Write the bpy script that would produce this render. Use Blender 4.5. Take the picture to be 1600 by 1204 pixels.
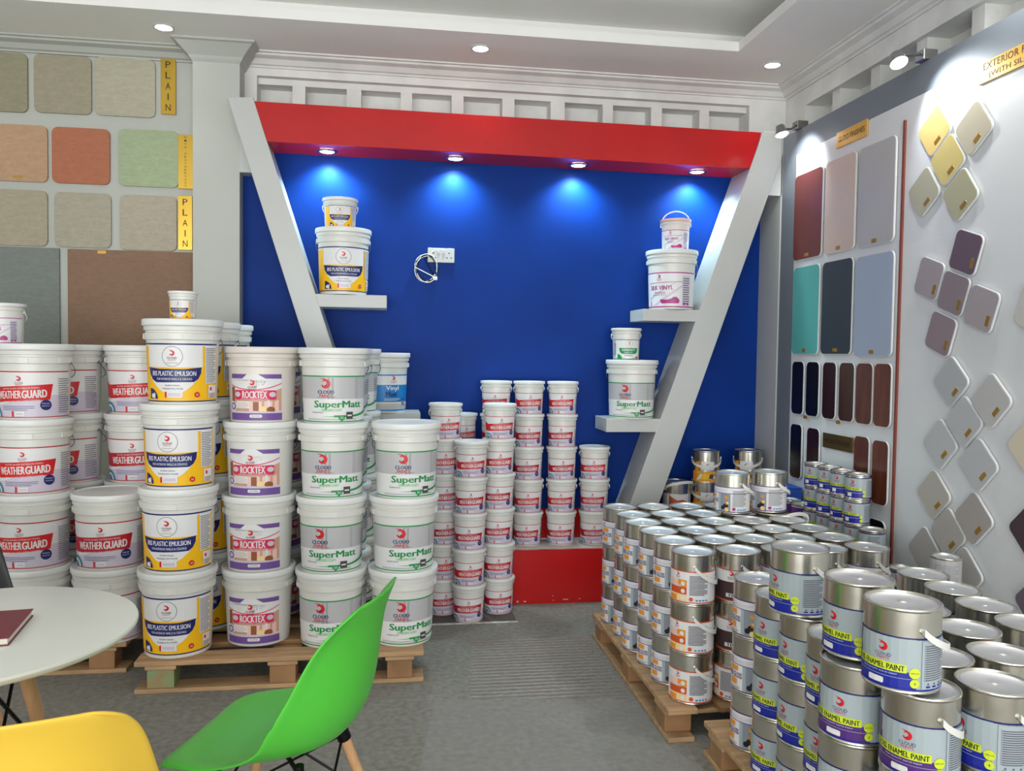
import bpy, bmesh, math, random
from mathutils import Matrix, Vector
PI = math.pi
R = math.radians
random.seed(7)
C = bpy.context.scene.collection
for o in list(bpy.data.objects): bpy.data.objects.remove(o)

# ------------------------------------------------------------ camera
EYE = 1.38
YAW, PITCH, ROLL, FPX = 0.148172, -0.039149, 0.013839, 1280.00
def camera():
    cd = bpy.data.cameras.new('camera'); co = bpy.data.objects.new('camera', cd); C.objects.link(co)
    cd.sensor_fit = 'HORIZONTAL'; cd.sensor_width = 36.0; cd.lens = 36.0 * FPX / 1600.0
    cd.clip_start = 0.05; cd.clip_end = 60
    f = Vector((math.sin(YAW)*math.cos(PITCH), math.cos(YAW)*math.cos(PITCH), math.sin(PITCH)))
    r = Vector((math.cos(YAW), -math.sin(YAW), 0)); u = r.cross(f)
    r2 = math.cos(ROLL)*r + math.sin(ROLL)*u; u2 = -math.sin(ROLL)*r + math.cos(ROLL)*u
    m = Matrix((r2, u2, -f)).transposed().to_4x4(); m.translation = Vector((0, 0, EYE))
    co.matrix_world = m
    bpy.context.scene.camera = co
camera()

# ------------------------------------------------------------ world, exposure
sc = bpy.context.scene
sc.view_settings.view_transform = 'Standard'; sc.view_settings.look = 'None'
sc.view_settings.gamma = 1.0; sc.view_settings.use_curve_mapping = False
sc.view_settings.exposure = 0.10
w = bpy.data.worlds.new('world'); sc.world = w; w.use_nodes = True
w.node_tree.nodes['Background'].inputs[0].default_value = (0.80, 0.88, 1.0, 1)
w.node_tree.nodes['Background'].inputs[1].default_value = 1.0

def lamp(name, kind, loc, target, power, color=(1, 1, 1), **kw):
    ld = bpy.data.lights.new(name, kind); ld.energy = power; ld.color = color
    for k, v in kw.items(): setattr(ld, k, v)
    o = bpy.data.objects.new(name, ld); C.objects.link(o); o.location = loc
    d = Vector(target) - Vector(loc)
    o.rotation_euler = d.to_track_quat('-Z', 'Y').to_euler()
    return o
# added soft fill lamp behind the viewer, standing in for daylight
lamp('added_fill_lamp', 'AREA', (-1.0, -4.6, 1.3), (-1.0, 5, 8.5), 470, (1.0, 0.99, 0.97), shape='RECTANGLE', size=7.5, size_y=3.2)

# ------------------------------------------------------------ materials
def lin(c):
    return tuple(((x/255)/12.92 if x/255 <= 0.04045 else (((x/255)+0.055)/1.055)**2.4) for x in c)
MATS = {}
def mat(name, rgb, rough=0.5, metal=0.0, noise=0.0, scale=8.0, bump=0.0, bscale=60.0, coat=0.0, emit=0.0, stretch=None, spec=0.5, alpha=1.0, trans=0.0, rvar=0.0):
    if name in MATS: return MATS[name]
    m = bpy.data.materials.new(name); m.use_nodes = True
    nt = m.node_tree; b = nt.nodes['Principled BSDF']
    col = lin(rgb)
    b.inputs['Base Color'].default_value = (*col, 1); b.inputs['Roughness'].default_value = rough
    b.inputs['Metallic'].default_value = metal; b.inputs['Specular IOR Level'].default_value = spec
    if coat: b.inputs['Coat Weight'].default_value = coat; b.inputs['Coat Roughness'].default_value = .12
    if trans: b.inputs['Transmission Weight'].default_value = trans
    if alpha < 1: b.inputs['Alpha'].default_value = alpha
    if emit:
        b.inputs['Emission Color'].default_value = (*col, 1); b.inputs['Emission Strength'].default_value = emit
    if noise or bump or rvar:
        tc = nt.nodes.new('ShaderNodeTexCoord'); mp = nt.nodes.new('ShaderNodeMapping')
        nt.links.new(tc.outputs['Object'], mp.inputs['Vector'])
        if stretch: mp.inputs['Scale'].default_value = stretch
        if noise:
            n = nt.nodes.new('ShaderNodeTexNoise'); n.inputs['Scale'].default_value = scale; n.inputs['Detail'].default_value = 6
            nt.links.new(mp.outputs[0], n.inputs['Vector'])
            cr = nt.nodes.new('ShaderNodeValToRGB')
            cr.color_ramp.elements[0].position = 0.3; cr.color_ramp.elements[1].position = 0.7
            cr.color_ramp.elements[0].color = (*[max(0, c*(1-noise)) for c in col], 1)
            cr.color_ramp.elements[1].color = (*[min(1, c*(1+noise)) for c in col], 1)
            nt.links.new(n.outputs['Fac'], cr.inputs[0]); nt.links.new(cr.outputs[0], b.inputs['Base Color'])
        if rvar:
            n3 = nt.nodes.new('ShaderNodeTexNoise'); n3.inputs['Scale'].default_value = scale
            nt.links.new(mp.outputs[0], n3.inputs['Vector'])
            mr = nt.nodes.new('ShaderNodeMapRange'); mr.inputs['To Min'].default_value = max(0.02, rough-rvar); mr.inputs['To Max'].default_value = rough+rvar
            nt.links.new(n3.outputs['Fac'], mr.inputs['Value']); nt.links.new(mr.outputs[0], b.inputs['Roughness'])
        if bump:
            n2 = nt.nodes.new('ShaderNodeTexNoise'); n2.inputs['Scale'].default_value = bscale; n2.inputs['Detail'].default_value = 4
            nt.links.new(mp.outputs[0], n2.inputs['Vector'])
            bp = nt.nodes.new('ShaderNodeBump'); bp.inputs['Strength'].default_value = bump; bp.inputs['Distance'].default_value = 0.01
            nt.links.new(n2.outputs['Fac'], bp.inputs['Height']); nt.links.new(bp.outputs[0], b.inputs['Normal'])
    MATS[name] = m
    return m
WALL = mat('wall_paint', (181, 184, 177), 0.55, noise=0.03, scale=2, bump=0.06, bscale=25)
CEIL = mat('ceiling_paint', (238, 238, 234), 0.7, noise=0.03, scale=1.5)
PLAS = mat('rough_plaster', (222, 223, 219), 0.8, noise=0.10, scale=5, bump=0.35, bscale=18)
FRAMEW = mat('white_gloss_board', (190, 192, 189), 0.35, noise=0.02, scale=3, bump=0.04, bscale=8)
BLUE = mat('blue_wall_paint', (5, 49, 128), 0.5, spec=0.12, noise=0.12, scale=2.5, bump=0.05, bscale=9)
RED = mat('red_gloss_paint', (188, 20, 22), 0.25, noise=0.08, scale=3, bump=0.12, bscale=5)
GREY = mat('grey_board_paint', (112, 120, 128), 0.45, noise=0.05, scale=3)
BOARD = mat('display_board_white', (216, 219, 220), 0.4, noise=0.02, scale=2, bump=0.03, bscale=12)
CARPET = mat('grey_carpet', (136, 134, 126), 0.9, noise=0.22, scale=38, bump=0.5, bscale=260)
WOOD = mat('pallet_wood', (176, 142, 104), 0.75, noise=0.25, scale=6, bump=0.3, bscale=14, stretch=(1, 6, 6))
WOOD2 = mat('pallet_wood_dark', (150, 112, 76), 0.8, noise=0.28, scale=7, bump=0.3, bscale=14)
LEGW = mat('beech_leg', (206, 160, 116), 0.45, noise=0.12, scale=12, stretch=(6, 6, 1))
BLACKM = mat('black_steel', (22, 22, 24), 0.4, metal=0.6)
PAIL = mat('white_pail_plastic', (220, 220, 214), 0.32, noise=0.015, scale=5)
PAILW = mat('warm_pail_plastic', (222, 214, 206), 0.34)
LID = mat('white_lid_plastic', (228, 230, 228), 0.35)
PEACH = mat('peach_lid_plastic', (236, 190, 178), 0.35)
TIN = mat('tinplate', (216, 212, 200), 0.25, metal=1.0, noise=0.05, scale=10, rvar=0.07)
TINL = mat('tinplate_lid', (236, 237, 238), 0.40, metal=1.0, noise=0.03, scale=9, rvar=0.08)
STRAP = mat('white_strap_plastic', (222, 222, 216), 0.4)
WIRE = mat('steel_wire', (150, 150, 150), 0.35, metal=1.0)
CHROME = mat('brushed_chrome', (170, 170, 172), 0.25, metal=1.0)
GOLD = mat('brass_plate', (205, 168, 70), 0.28, metal=0.85, noise=0.05, scale=9)
GOLDY = mat('gold_plastic_plate', (216, 166, 62), 0.35, metal=0.2)
DARKTXT = mat('engraved_black', (28, 22, 16), 0.6)
GREENC = mat('green_chair_shell', (80, 188, 60), 0.38, spec=0.4)
YELLOWC = mat('yellow_chair_shell', (226, 188, 66), 0.38, spec=0.4)
BLACKC = mat('black_chair_shell', (20, 21, 24), 0.4)
TABLE = mat('white_table_top', (228, 231, 222), 0.3, noise=0.01, scale=4)
TABLEE = mat('table_edge', (228, 228, 218), 0.4)
BOOKC = mat('maroon_book_cover', (120, 44, 54), 0.55, bump=0.1, bscale=200)
PAGES = mat('book_pages', (220, 216, 204), 0.8)
LAMPE = mat('lamp_led', (255, 255, 255), 0.4, emit=14)
LAMPB = mat('lamp_led_cool', (225, 235, 255), 0.4, emit=30)
DIRT = mat('scuffed_white', (196, 192, 184), 0.8, noise=0.12, scale=14)
INK = {}
def ink(n, rgb, rough=0.38): INK[n] = mat('ink_'+n, rgb, rough)
for n, c in dict(white=(226, 226, 226), lilac=(206, 198, 214), red=(206, 28, 34), dred=(186, 22, 44), navy=(26, 32, 104), yellow=(246, 190, 20), magenta=(214, 40, 84), purple=(112, 80, 150), dpurple=(80, 40, 120), green=(24, 144, 74), lgreen=(120, 196, 120), silver=(186, 186, 188), dsilver=(158, 158, 160), dark=(74, 70, 70), blue=(24, 128, 200), tan=(206, 160, 138), brown=(150, 84, 50), orange=(232, 148, 40), dorange=(208, 84, 30), cream=(244, 214, 150), teal=(52, 130, 160), grey=(138, 146, 156), lblue=(164, 176, 180), royal=(24, 38, 150), lime=(204, 220, 48), black=(24, 22, 30), choco=(66, 46, 48), vmag=(166, 40, 130), txt=(92, 92, 104), peach=(238, 200, 190)).items(): ink(n, c)

# ------------------------------------------------------------ mesh helpers
def obj(name, bm, mats, parent=None, smooth=False, loc=None, rot=None, sharp=35):
    me = bpy.data.meshes.new(name)
    bmesh.ops.recalc_face_normals(bm, faces=bm.faces)
    bm.to_mesh(me); bm.free()
    if not isinstance(mats, (list, tuple)): mats = [mats]
    for m in mats: me.materials.append(m)
    if smooth:
        for p in me.polygons: p.use_smooth = True
        try: me.set_sharp_from_angle(angle=R(sharp))
        except Exception: pass
    o = bpy.data.objects.new(name, me); C.objects.link(o)
    if parent is not None: o.parent = parent
    if loc is not None: o.location = loc
    if rot is not None: o.rotation_euler = rot
    return o
def thing(name, loc, label=None, cat=None, group=None, rz=0.0):
    o = bpy.data.objects.new(name, None); C.objects.link(o); o.empty_display_size = 0.05
    o.location = loc; o.rotation_euler = (0, 0, rz)
    return tag(o, label, cat, group)
def tag(o, label=None, cat=None, group=None, kind=None):
    if label: o['label'] = label
    if cat: o['category'] = cat
    if group: o['group'] = group
    if kind: o['kind'] = kind
    return o
def struct(name, bm, m, **k): return tag(obj(name, bm, m, **k), kind='structure')
def copy_tree(o, parent=None):
    c = o.copy(); C.objects.link(c)
    if parent is not None: c.parent = parent
    for ch in list(o.children): copy_tree(ch, c)
    return c
def box(bm, x0, x1, y0, y1, z0, z1, mi=0, bev=0.0):
    v = [bm.verts.new(p) for p in ((x0,y0,z0),(x1,y0,z0),(x1,y1,z0),(x0,y1,z0),(x0,y0,z1),(x1,y0,z1),(x1,y1,z1),(x0,y1,z1))]
    fs = [bm.faces.new([v[i] for i in q]) for q in ((0,3,2,1),(4,5,6,7),(0,1,5,4),(1,2,6,5),(2,3,7,6),(3,0,4,7))]
    for f in fs: f.material_index = mi
    if bev:
        es = list({e for f in fs for e in f.edges})
        r = bmesh.ops.bevel(bm, geom=es, offset=bev, segments=2, affect='EDGES', profile=0.5)
        for f in r['faces']: f.material_index = mi
def boxes(*bs, bev=0.0):
    bm = bmesh.new()
    for b in bs: box(bm, *b, bev=bev)
    return bm
def prism(bm, pts, axis, a, b, mi=0, bev=0.0):
    """extrude a 2D polygon; axis 'x': pts are (y,z); 'y': pts are (x,z); 'z': pts are (x,y)"""
    def P(p, t): return (t, p[0], p[1]) if axis == 'x' else (p[0], t, p[1]) if axis == 'y' else (p[0], p[1], t)
    va = [bm.verts.new(P(p, a)) for p in pts]; vb = [bm.verts.new(P(p, b)) for p in pts]
    n = len(pts); fs = [bm.faces.new(va), bm.faces.new(vb[::-1])]
    rim = []
    for i in range(n):
        f = bm.faces.new((va[i], va[(i+1) % n], vb[(i+1) % n], vb[i])); fs.append(f)
    for f in fs: f.material_index = mi
    if bev:
        es = list({e for f in fs[:2] for e in f.edges})
        bmesh.ops.bevel(bm, geom=es, offset=bev, segments=2, affect='EDGES', profile=0.5)
    return fs
def lathe(bm, prof, n=48, mi=0, mat_at=None, cap0=True, cap1=True):
    rings = []
    for r, z in prof:
        if r <= 1e-6: rings.append([bm.verts.new((0, 0, z))])
        else: rings.append([bm.verts.new((r*math.sin(2*PI*i/n), -r*math.cos(2*PI*i/n), z)) for i in range(n)])
    for k in range(len(rings)-1):
        a, b = rings[k], rings[k+1]; m = mat_at(k) if mat_at else mi
        for i in range(n):
            j = (i+1) % n
            if len(a) == 1 and len(b) == 1: continue
            if len(a) == 1: f = bm.faces.new((a[0], b[j], b[i]))
            elif len(b) == 1: f = bm.faces.new((a[i], a[j], b[0]))
            else: f = bm.faces.new((a[i], a[j], b[j], b[i]))
            f.material_index = m
def tube(bm, pts, r, n=8, mi=0, closed=False, r_end=None, flat=None):
    pts = [Vector(p) for p in pts]; rings = []; N = len(pts)
    up = Vector((0, 0, 1))
    for i, p in enumerate(pts):
        t = (pts[(i+1) % N] - pts[i-1]) if closed else (pts[min(i+1, N-1)] - pts[max(i-1, 0)])
        t.normalize()
        a = up if abs(t.dot(up)) < 0.95 else Vector((1, 0, 0))
        x = t.cross(a).normalized(); y = x.cross(t).normalized()
        rr = r if r_end is None else r + (r_end-r)*i/max(1, N-1)
        ry = rr if flat is None else flat
        rings.append([bm.verts.new(p + x*rr*math.cos(2*PI*k/n) + y*ry*math.sin(2*PI*k/n)) for k in range(n)])
    for i in range(N if closed else N-1):
        a, b = rings[i], rings[(i+1) % N]
        for k in range(n):
            f = bm.faces.new((a[k], a[(k+1) % n], b[(k+1) % n], b[k])); f.material_index = mi
    if not closed:
        for q in (rings[0][::-1], rings[-1]):
            f = bm.faces.new(q); f.material_index = mi
def rrect(w, h, r, n=5, cx=0, cy=0, rot=0):
    out = []
    for sx, sy, a0 in ((1, 1, 0), (-1, 1, 90), (-1, -1, 180), (1, -1, 270)):
        for i in range(n+1):
            a = R(a0 + 90*i/n); out.append((sx*(w/2-r)+r*math.cos(a), sy*(h/2-r)+r*math.sin(a)))
    c, s = math.cos(rot), math.sin(rot)
    return [(cx+c*x-s*y, cy+s*x+c*y) for x, y in out]
def circ(cx, cy, r, n=20, sx=1.0):
    return [(cx+sx*r*math.cos(2*PI*i/n), cy+r*math.sin(2*PI*i/n)) for i in range(n)]

# ------------------------------------------------------------ lettering
TXT = {}
def glyphs(s, bold=0.02):
    """flat outline mesh of a word from Blender's own font: (verts, faces), box normalised to 0..1"""
    k = (s, bold)
    if k in TXT: return TXT[k]
    cu = bpy.data.curves.new('t', 'FONT'); cu.body = s; cu.size = 1; cu.resolution_u = 2; cu.offset = 0
    o = bpy.data.objects.new('t', cu); C.objects.link(o)
    bpy.context.view_layer.update()
    ev = o.evaluated_get(bpy.context.evaluated_depsgraph_get()); me = ev.to_mesh()
    vs = [(v.co.x, v.co.y) for v in me.vertices]; fs = [tuple(p.vertices) for p in me.polygons]
    ev.to_mesh_clear(); bpy.data.objects.remove(o); bpy.data.curves.remove(cu)
    x0 = min(v[0] for v in vs); x1 = max(v[0] for v in vs); y0 = min(v[1] for v in vs); y1 = max(v[1] for v in vs)
    vs = [((x-x0)/(x1-x0), (y-y0)/(y1-y0)) for x, y in vs]
    TXT[k] = (vs, fs); return TXT[k]
def flat_text(bm, s, cx, cy, w, h, place, mi=0, bold=0.02):
    vs, fs = glyphs(s, bold)
    V = [bm.verts.new(place(cx + (x-0.5)*w, cy + (y-0.5)*h)) for x, y in vs]
    for f in fs:
        try: q = bm.faces.new([V[i] for i in f]); q.material_index = mi
        except ValueError: pass

class Art:
    """print on a round container: flat shapes (arc length u, height v) laid in layers and wrapped on the wall"""
    def __init__(s): s.bm = bmesh.new(); s.names = []; s.lay = s.bm.verts.layers.float.new('lay'); s.n = 0
    def mi(s, c):
        if c not in s.names: s.names.append(c)
        return s.names.index(c)
    def poly(s, pts, c, layer=None):
        if layer is None: s.n += 1; layer = s.n
        V = [s.bm.verts.new((x, y, 0)) for x, y in pts]
        for v in V: v[s.lay] = layer
        try:
            f = s.bm.faces.new(V); f.material_index = s.mi(c)
        except ValueError: pass
    def rect(s, u0, u1, v0, v1, c): s.poly([(u0, v0), (u1, v0), (u1, v1), (u0, v1)], c)
    def circ(s, u, v, r, c, n=18, sx=1.0): s.poly(circ(u, v, r, n, sx), c)
    def text(s, t, cx, cy, w, h, c, bold=0.02, slope=0.0):
        vs, fs = glyphs(t, bold); s.n += 1
        d = w/len(t)*min(.075, bold) if bold >= 0.03 and h > .008 else 0
        for dx in ((-d, 0, d) if d else (0,)):      # struck thrice, a hair apart, for heavy lettering
            V = []
            for x, y in vs:
                v = s.bm.verts.new((cx+dx+(x-.5)*(w-2*d), cy+(y-.5)*h+slope*(x-.5)*w, 0)); v[s.lay] = s.n; V.append(v)
            for f in fs:
                try: q = s.bm.faces.new([V[i] for i in f]); q.material_index = s.mi(c)
                except ValueError: pass
    def lines(s, u0, u1, v0, v1, n, c, th=0.35):
        h = (v1-v0)/n; s.n += 1
        for i in range(n):
            e = u1 - (u1-u0)*(0.0 if i % 4 else 0.18)
            s.poly([(u0, v0+h*i), (e, v0+h*i), (e, v0+h*(i+th)), (u0, v0+h*(i+th))], c, s.n)
    def wave(s, u0, u1, f0, f1, c, n=14):
        a = [(u0+(u1-u0)*i/n, f0((u0+(u1-u0)*i/n))) for i in range(n+1)]
        b = [(u0+(u1-u0)*i/n, f1((u0+(u1-u0)*i/n))) for i in range(n+1)]
        s.poly(a + b[::-1], c)
    def logo(s, u, v, k=1.0, faded=False):
        """round red bird mark over the two-line company name; k = mark height in metres"""
        c = 'red'; r = 0.27*k; cv = v + 0.22*k
        O = [(u + r*math.cos(R(-165 + 310*i/14)), cv + r*math.sin(R(-165 + 310*i/14))) for i in range(15)]
        I = [(u - 0.085*k + 0.135*k*math.cos(R(-150 + 280*i/14)), cv + 0.03*k + 0.135*k*math.sin(R(-150 + 280*i/14))) for i in range(15)]
        s.n += 1
        for i in range(14): s.poly([O[i], O[i+1], I[i+1], I[i]], c, s.n)
        s.poly([(u-0.38*k, cv+0.34*k), (u+0.02*k, cv+0.29*k), (u-0.06*k, cv+0.22*k)], c)
        s.circ(u+0.0*k, cv-0.10*k, 0.05*k, 'navy', 8)
        s.text('CLOUD', u, v-0.25*k, 0.95*k, 0.21*k, 'navy', 0.05)
        s.text('PAINTS', u, v-0.47*k, 0.72*k, 0.16*k, 'red', 0.04)
    def build(s, name, rad, parent, eps=0.0005, step=0.010, k=1.0):
        bm = s.bm
        bmesh.ops.triangulate(bm, faces=[f for f in bm.faces if len(f.verts) > 3])
        for v in bm.verts: v.co *= k
        xs = [v.co.x for v in bm.verts]; lo, hi = min(xs), max(xs)
        q = math.ceil(lo/step)
        while q*step < hi:
            x = q*step; q += 1
            g = [f for f in bm.faces if min(v.co.x for v in f.verts) < x-1e-6 and max(v.co.x for v in f.verts) > x+1e-6 and max(v.co.x for v in f.verts)-min(v.co.x for v in f.verts) > step*0.25]
            if not g: continue
            geo = g + list({e for f in g for e in f.edges}) + list({v for f in g for v in f.verts})
            bmesh.ops.bisect_plane(bm, geom=geo, dist=1e-7, plane_co=(x, 0, 0), plane_no=(1, 0, 0))
        for v in bm.verts:
            u, h = v.co.x, v.co.y; r0 = rad(h); r = r0 + eps + 0.00011*v[s.lay]; a = u/r0
            v.co = (r*math.sin(a), -r*math.cos(a), h)
        me = bpy.data.meshes.new(name)
        bm.normal_update()
        for f in bm.faces:
            c = f.calc_center_median()
            if f.normal.x*c.x + f.normal.y*c.y < 0: f.normal_flip()
        bm.to_mesh(me); bm.free()
        for nme in s.names: me.materials.append(INK[nme])
        o = bpy.data.objects.new(name, me); C.objects.link(o); o.parent = parent
        return o

# ------------------------------------------------------------ label artwork (metres, drawn for the big pail unless noted)
def art_weather(dark=False):
    a = Art()
    a.rect(-.20, .22, .012, .205, 'white')
    a.wave(-.20, .22, lambda u: .013, lambda u: .075 + .03*math.sin((u+.05)*9), 'lilac')
    a.rect(-.20, .22, .200, .205, 'dred')
    c = 'red' if not dark else 'dred'
    f0 = lambda u: .074 + .16*(u+.13)*(0.30 if u > -.13 else -1.5); f1 = lambda u: .137 + .16*(u+.13)*(0.35 if u > -.13 else -3)
    pts = [(-.175+.29*i/14, f0(-.175+.29*i/14)) for i in range(15)] + [(.128, .150)] + [(.128-.30*i/14, f1(.128-.30*i/14)) for i in range(15)]
    a.poly(pts, c)
    a.text('WEATHER', -.047, .107, .112, .032, 'white', 0.06, slope=.04); a.text('GUARD', .057, .111, .094, .033, 'white', 0.11, slope=.04)
    a.text('WATER BASED EXTERIOR FINISH', 0, .134, .15, .006, 'white', 0.02, slope=.04)
    a.text('WASHABLE AND LONG LASTING COATING', 0, .081, .15, .006, 'white', 0.02, slope=.05)
    a.logo(0, .166, .036)
    a.circ(.098, .064, .022, 'navy'); a.text('Premium', .098, .071, .028, .006, 'white'); a.text('Quality Paint', .098, .060, .03, .006, 'white')
    a.lines(-.075, .055, .044, .066, 3, 'navy', .25)
    for r, c in ((.045, 'teal'), (.033, 'white'), (.024, 'teal')):
        a.poly([(-.13, .014)] + [(-.13 + r*math.cos(R(t)), .014 + r*math.sin(R(t))) for t in range(0, 130, 10)], c)
    a.rect(-.030, -.023, .016, .040, 'red'); a.rect(-.018, .02, .020, .038, 'white'); a.rect(-.012, .014, .026, .030, 'silver')
    a.lines(.15, .21, .03, .18, 16, 'txt', .3)
    a.rect(-.20, .22, .012, .0155, 'dred')
    return a
def art_iris(small=False):
    a = Art()
    a.rect(-.19, .20, .014, .246, 'white')
    a.rect(-.19, .20, .018, .150, 'yellow'); a.rect(-.19, -.118, .018, .236, 'yellow'); a.rect(.115, .20, .018, .236, 'yellow')
    bowl = [(-.118, .240), (-.118, .155)] + [(-.118 + .236*i/16, .150 - .105*math.sin(PI*i/16)**0.7) for i in range(17)] + [(.118, .240)]
    a.poly(bowl, 'white')
    a.wave(-.118, .118, lambda u: .146-.2*u*u if u < .0 else .146, lambda u: .153, 'yellow')
    a.rect(-.19, .20, .242, .248, 'navy'); a.rect(-.19, .20, .014, .019, 'navy')
    ban = [(-.115, .152), (-.05, .146), (.05, .146), (.113, .153), (.110, .128), (.098, .106), (.082, .094), (-.07, .092), (-.092, .104), (-.108, .126)]
    a.poly(ban, 'navy')
    a.text('IRIS PLASTIC EMULSION', 0, .128, .18, .019, 'white', 0.05); a.text('FOR INTERIOR WALLS & CEILINGS', .004, .106, .14, .009, 'white', 0.03)
    a.circ(0, .196, .0405, 'navy', 26); a.circ(0, .196, .0388, 'white', 26); a.logo(0, .200, .040)
    a.text('WE COLOUR YOUR WORLD', 0, .170, .045, .004, 'txt')
    a.text('Excellent Opacity,', 0, .080, .056, .008, 'navy', 0.03); a.text('Washable & Eco Friendly', 0, .067, .080, .008, 'navy', 0.03)
    a.rect(-.025, .037, .032, .055, 'white'); a.rect(-.030, -.022, .032, .055, 'red'); a.rect(-.018, .030, .037, .050, 'lilac')
    q = [(-.105, .026)] + [(-.105 + .042*math.cos(R(t)), .026 + .042*math.sin(R(t))) for t in range(0, 100, 10)]
    a.poly(q, 'navy'); a.circ(-.088, .038, .010, 'white', 6); a.rect(-.08, -.075, .024, .05, 'white')
    a.circ(.092, .043, .011, 'red'); a.text('20', .092, .043, .010, .008, 'white')
    a.rect(.128, .186, .088, .238, 'white'); a.lines(.131, .183, .092, .234, 20, 'txt', .45)
    a.rect(.142, .186, .028, .080, 'white'); a.lines(.146, .182, .030, .05, 4, 'txt', .5); a.rect(.150, .160, .058, .072, 'red')
    a.rect(-.19, -.126, .03, .23, 'white') if small else None
    return a
def art_rock():
    a = Art()
    L, Rr = -.115, .115
    a.rect(L, Rr, .012, .205, 'white')
    a.wave(L, Rr, lambda u: .05, lambda u: .125 + 1.6*u*u, 'tan')
    a.rect(L, L+.02, .06, .15, 'brown')
    a.poly([(L, .205), (-.03, .205), (-.052, .186), (L, .186)], 'purple'); a.poly([(Rr, .205), (.016, .205), (.045, .187), (Rr, .186)], 'purple')
    a.wave(L, Rr, lambda u: .138 + 1.7*(u+.01)**2, lambda u: .142 + 1.7*(u+.01)**2, 'magenta')
    a.wave(L, Rr, lambda u: .142 + 1.7*(u+.01)**2, lambda u: min(.186, .150 + 4.5*(u+.01)**2), 'white')
    a.circ(-.008, .166, .012, 'peach'); a.logo(-.008, .160, .040)
    a.poly(rrect(.180, .040, .008, 3, 0, .118), 'magenta')
    a.text('ROCKTEX', 0, .119, .105, .030, 'white', 0.07)
    a.circ(-.075, .120, .011, 'lilac', 14, 1.3); a.circ(.074, .120, .011, 'lilac', 14, 1.3)
    a.text('TEXTURED MASONRY COATING FINISH', 0, .100, .12, .005, 'white')
    a.rect(-.022, .100, .048, .092, 'peach'); a.rect(-.005, .018, .050, .090, 'brown')
    for u, c in ((.030, 'tan'), (.052, 'white'), (.072, 'tan'), (.090, 'peach')): a.rect(u, u+.010, .050, .096, c)
    a.circ(.035, .058, .013, 'cream', 10, 1.4); a.circ(.066, .056, .014, 'brown', 10, 1.3)
    a.rect(-.082, -.018, .062, .092, 'white'); a.lines(-.078, -.022, .066, .090, 5, 'tan', .3)
    a.rect(L, Rr, .012, .042, 'purple'); a.wave(L, Rr, lambda u: .042, lambda u: .052 - .6*abs(u)*.08, 'lilac')
    a.circ(-.100, .070, .021, 'white'); a.circ(-.100, .070, .016, 'purple'); a.circ(-.100, .070, .010, 'lilac')
    a.poly(rrect(.050, .013, .005, 3, .006, .030), 'white'); a.text('20 LITRES', .006, .030, .034, .006, 'txt')
    return a
def art_super():
    a = Art()
    L, Rr = -.19, .21
    a.rect(L, Rr, .010, .200, 'white'); a.rect(L, Rr, .105, .200, 'silver')
    for k in range(5): a.rect(-.035+.008*k, .11-.004*k, .106, .196, 'dsilver' if k % 2 else 'silver')
    a.wave(L, Rr, lambda u: .088, lambda u: .106, 'white')
    a.rect(L, Rr, .198, .203, 'green'); a.rect(L, Rr, .009, .0135, 'green')
    a.logo(-.035, .153, .072)
    a.text('WE COLOUR YOUR WORLD', -.03, .1125, .08, .004, 'txt')
    a.text('SuperMatt', .020, .080, .212, .038, 'green', 0.07)
    a.text('UNDERCOAT', -.01, .060, .085, .011, 'lgreen', 0.04)
    a.text('Washable Emulsion', -.07, .050, .05, .006, 'dark', 0.0)
    a.wave(-.12, .10, lambda u: .018, lambda u: .024, 'silver')
    a.poly([(-.055, .032), (.03, .030), (.03, .037)], 'lgreen'); a.wave(.0, .20, lambda u: .030 + 1.4*max(0, u-.06)**2, lambda u: .038 + 1.7*max(0, u-.06)**2, 'green')
    a.poly([(.018, .038), (.044, .038), (.044, .024), (.031, .012), (.018, .024)], 'green'); a.text('20', .031, .028, .014, .010, 'white')
    a.rect(.050, .080, .022, .052, 'dark'); a.rect(.055, .075, .034, .040, 'white')
    a.lines(.16, .205, .06, .18, 12, 'txt', .25)
    return a
def art_silk():
    a = Art()
    L, Rr = -.19, .20
    a.rect(L, Rr, .010, .206, 'white'); a.rect(L, Rr, .200, .206, 'vmag'); a.rect(L, Rr, .010, .0165, 'vmag')
    a.wave(-.12, .12, lambda u: .148 + .10*(u)*.35, lambda u: .151 + .10*(u)*.35, 'vmag')
    a.poly([(-.08, .02), (.10, .14), (.118, .14), (-.05, .02)], 'lilac'); a.poly([(-.12, .06), (.05, .148), (.06, .148), (-.10, .05)], 'lilac')
    a.logo(-.04, .176, .034)
    a.text('SILK VINYL', -.030, .120, .145, .024, 'vmag', 0.05); a.text('Emulsion', -.035, .093, .065, .013, 'vmag', 0.02)
    a.lines(-.085, .02, .078, .084, 1, 'txt', .3)
    a.poly([(-.03, .040), (-.03, .055), (.01, .052), (.03, .058), (.045, .068), (.06, .068), (.075, .055), (.078, .040), (.07, .032), (-.02, .032)], 'vmag')
    a.poly([(-.02, .046), (.02, .044), (.06, .048), (.06, .042), (-.02, .040)], 'magenta')
    a.rect(.095, .145, .02, .185, 'lilac'); a.lines(.098, .142, .03, .18, 12, 'txt', .4)
    a.circ(.105, .03, .008, 'vmag', 10); a.circ(.13, .03, .008, 'vmag', 10); a.rect(-.10, -.095, .02, .045, 'vmag')
    return a
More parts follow.
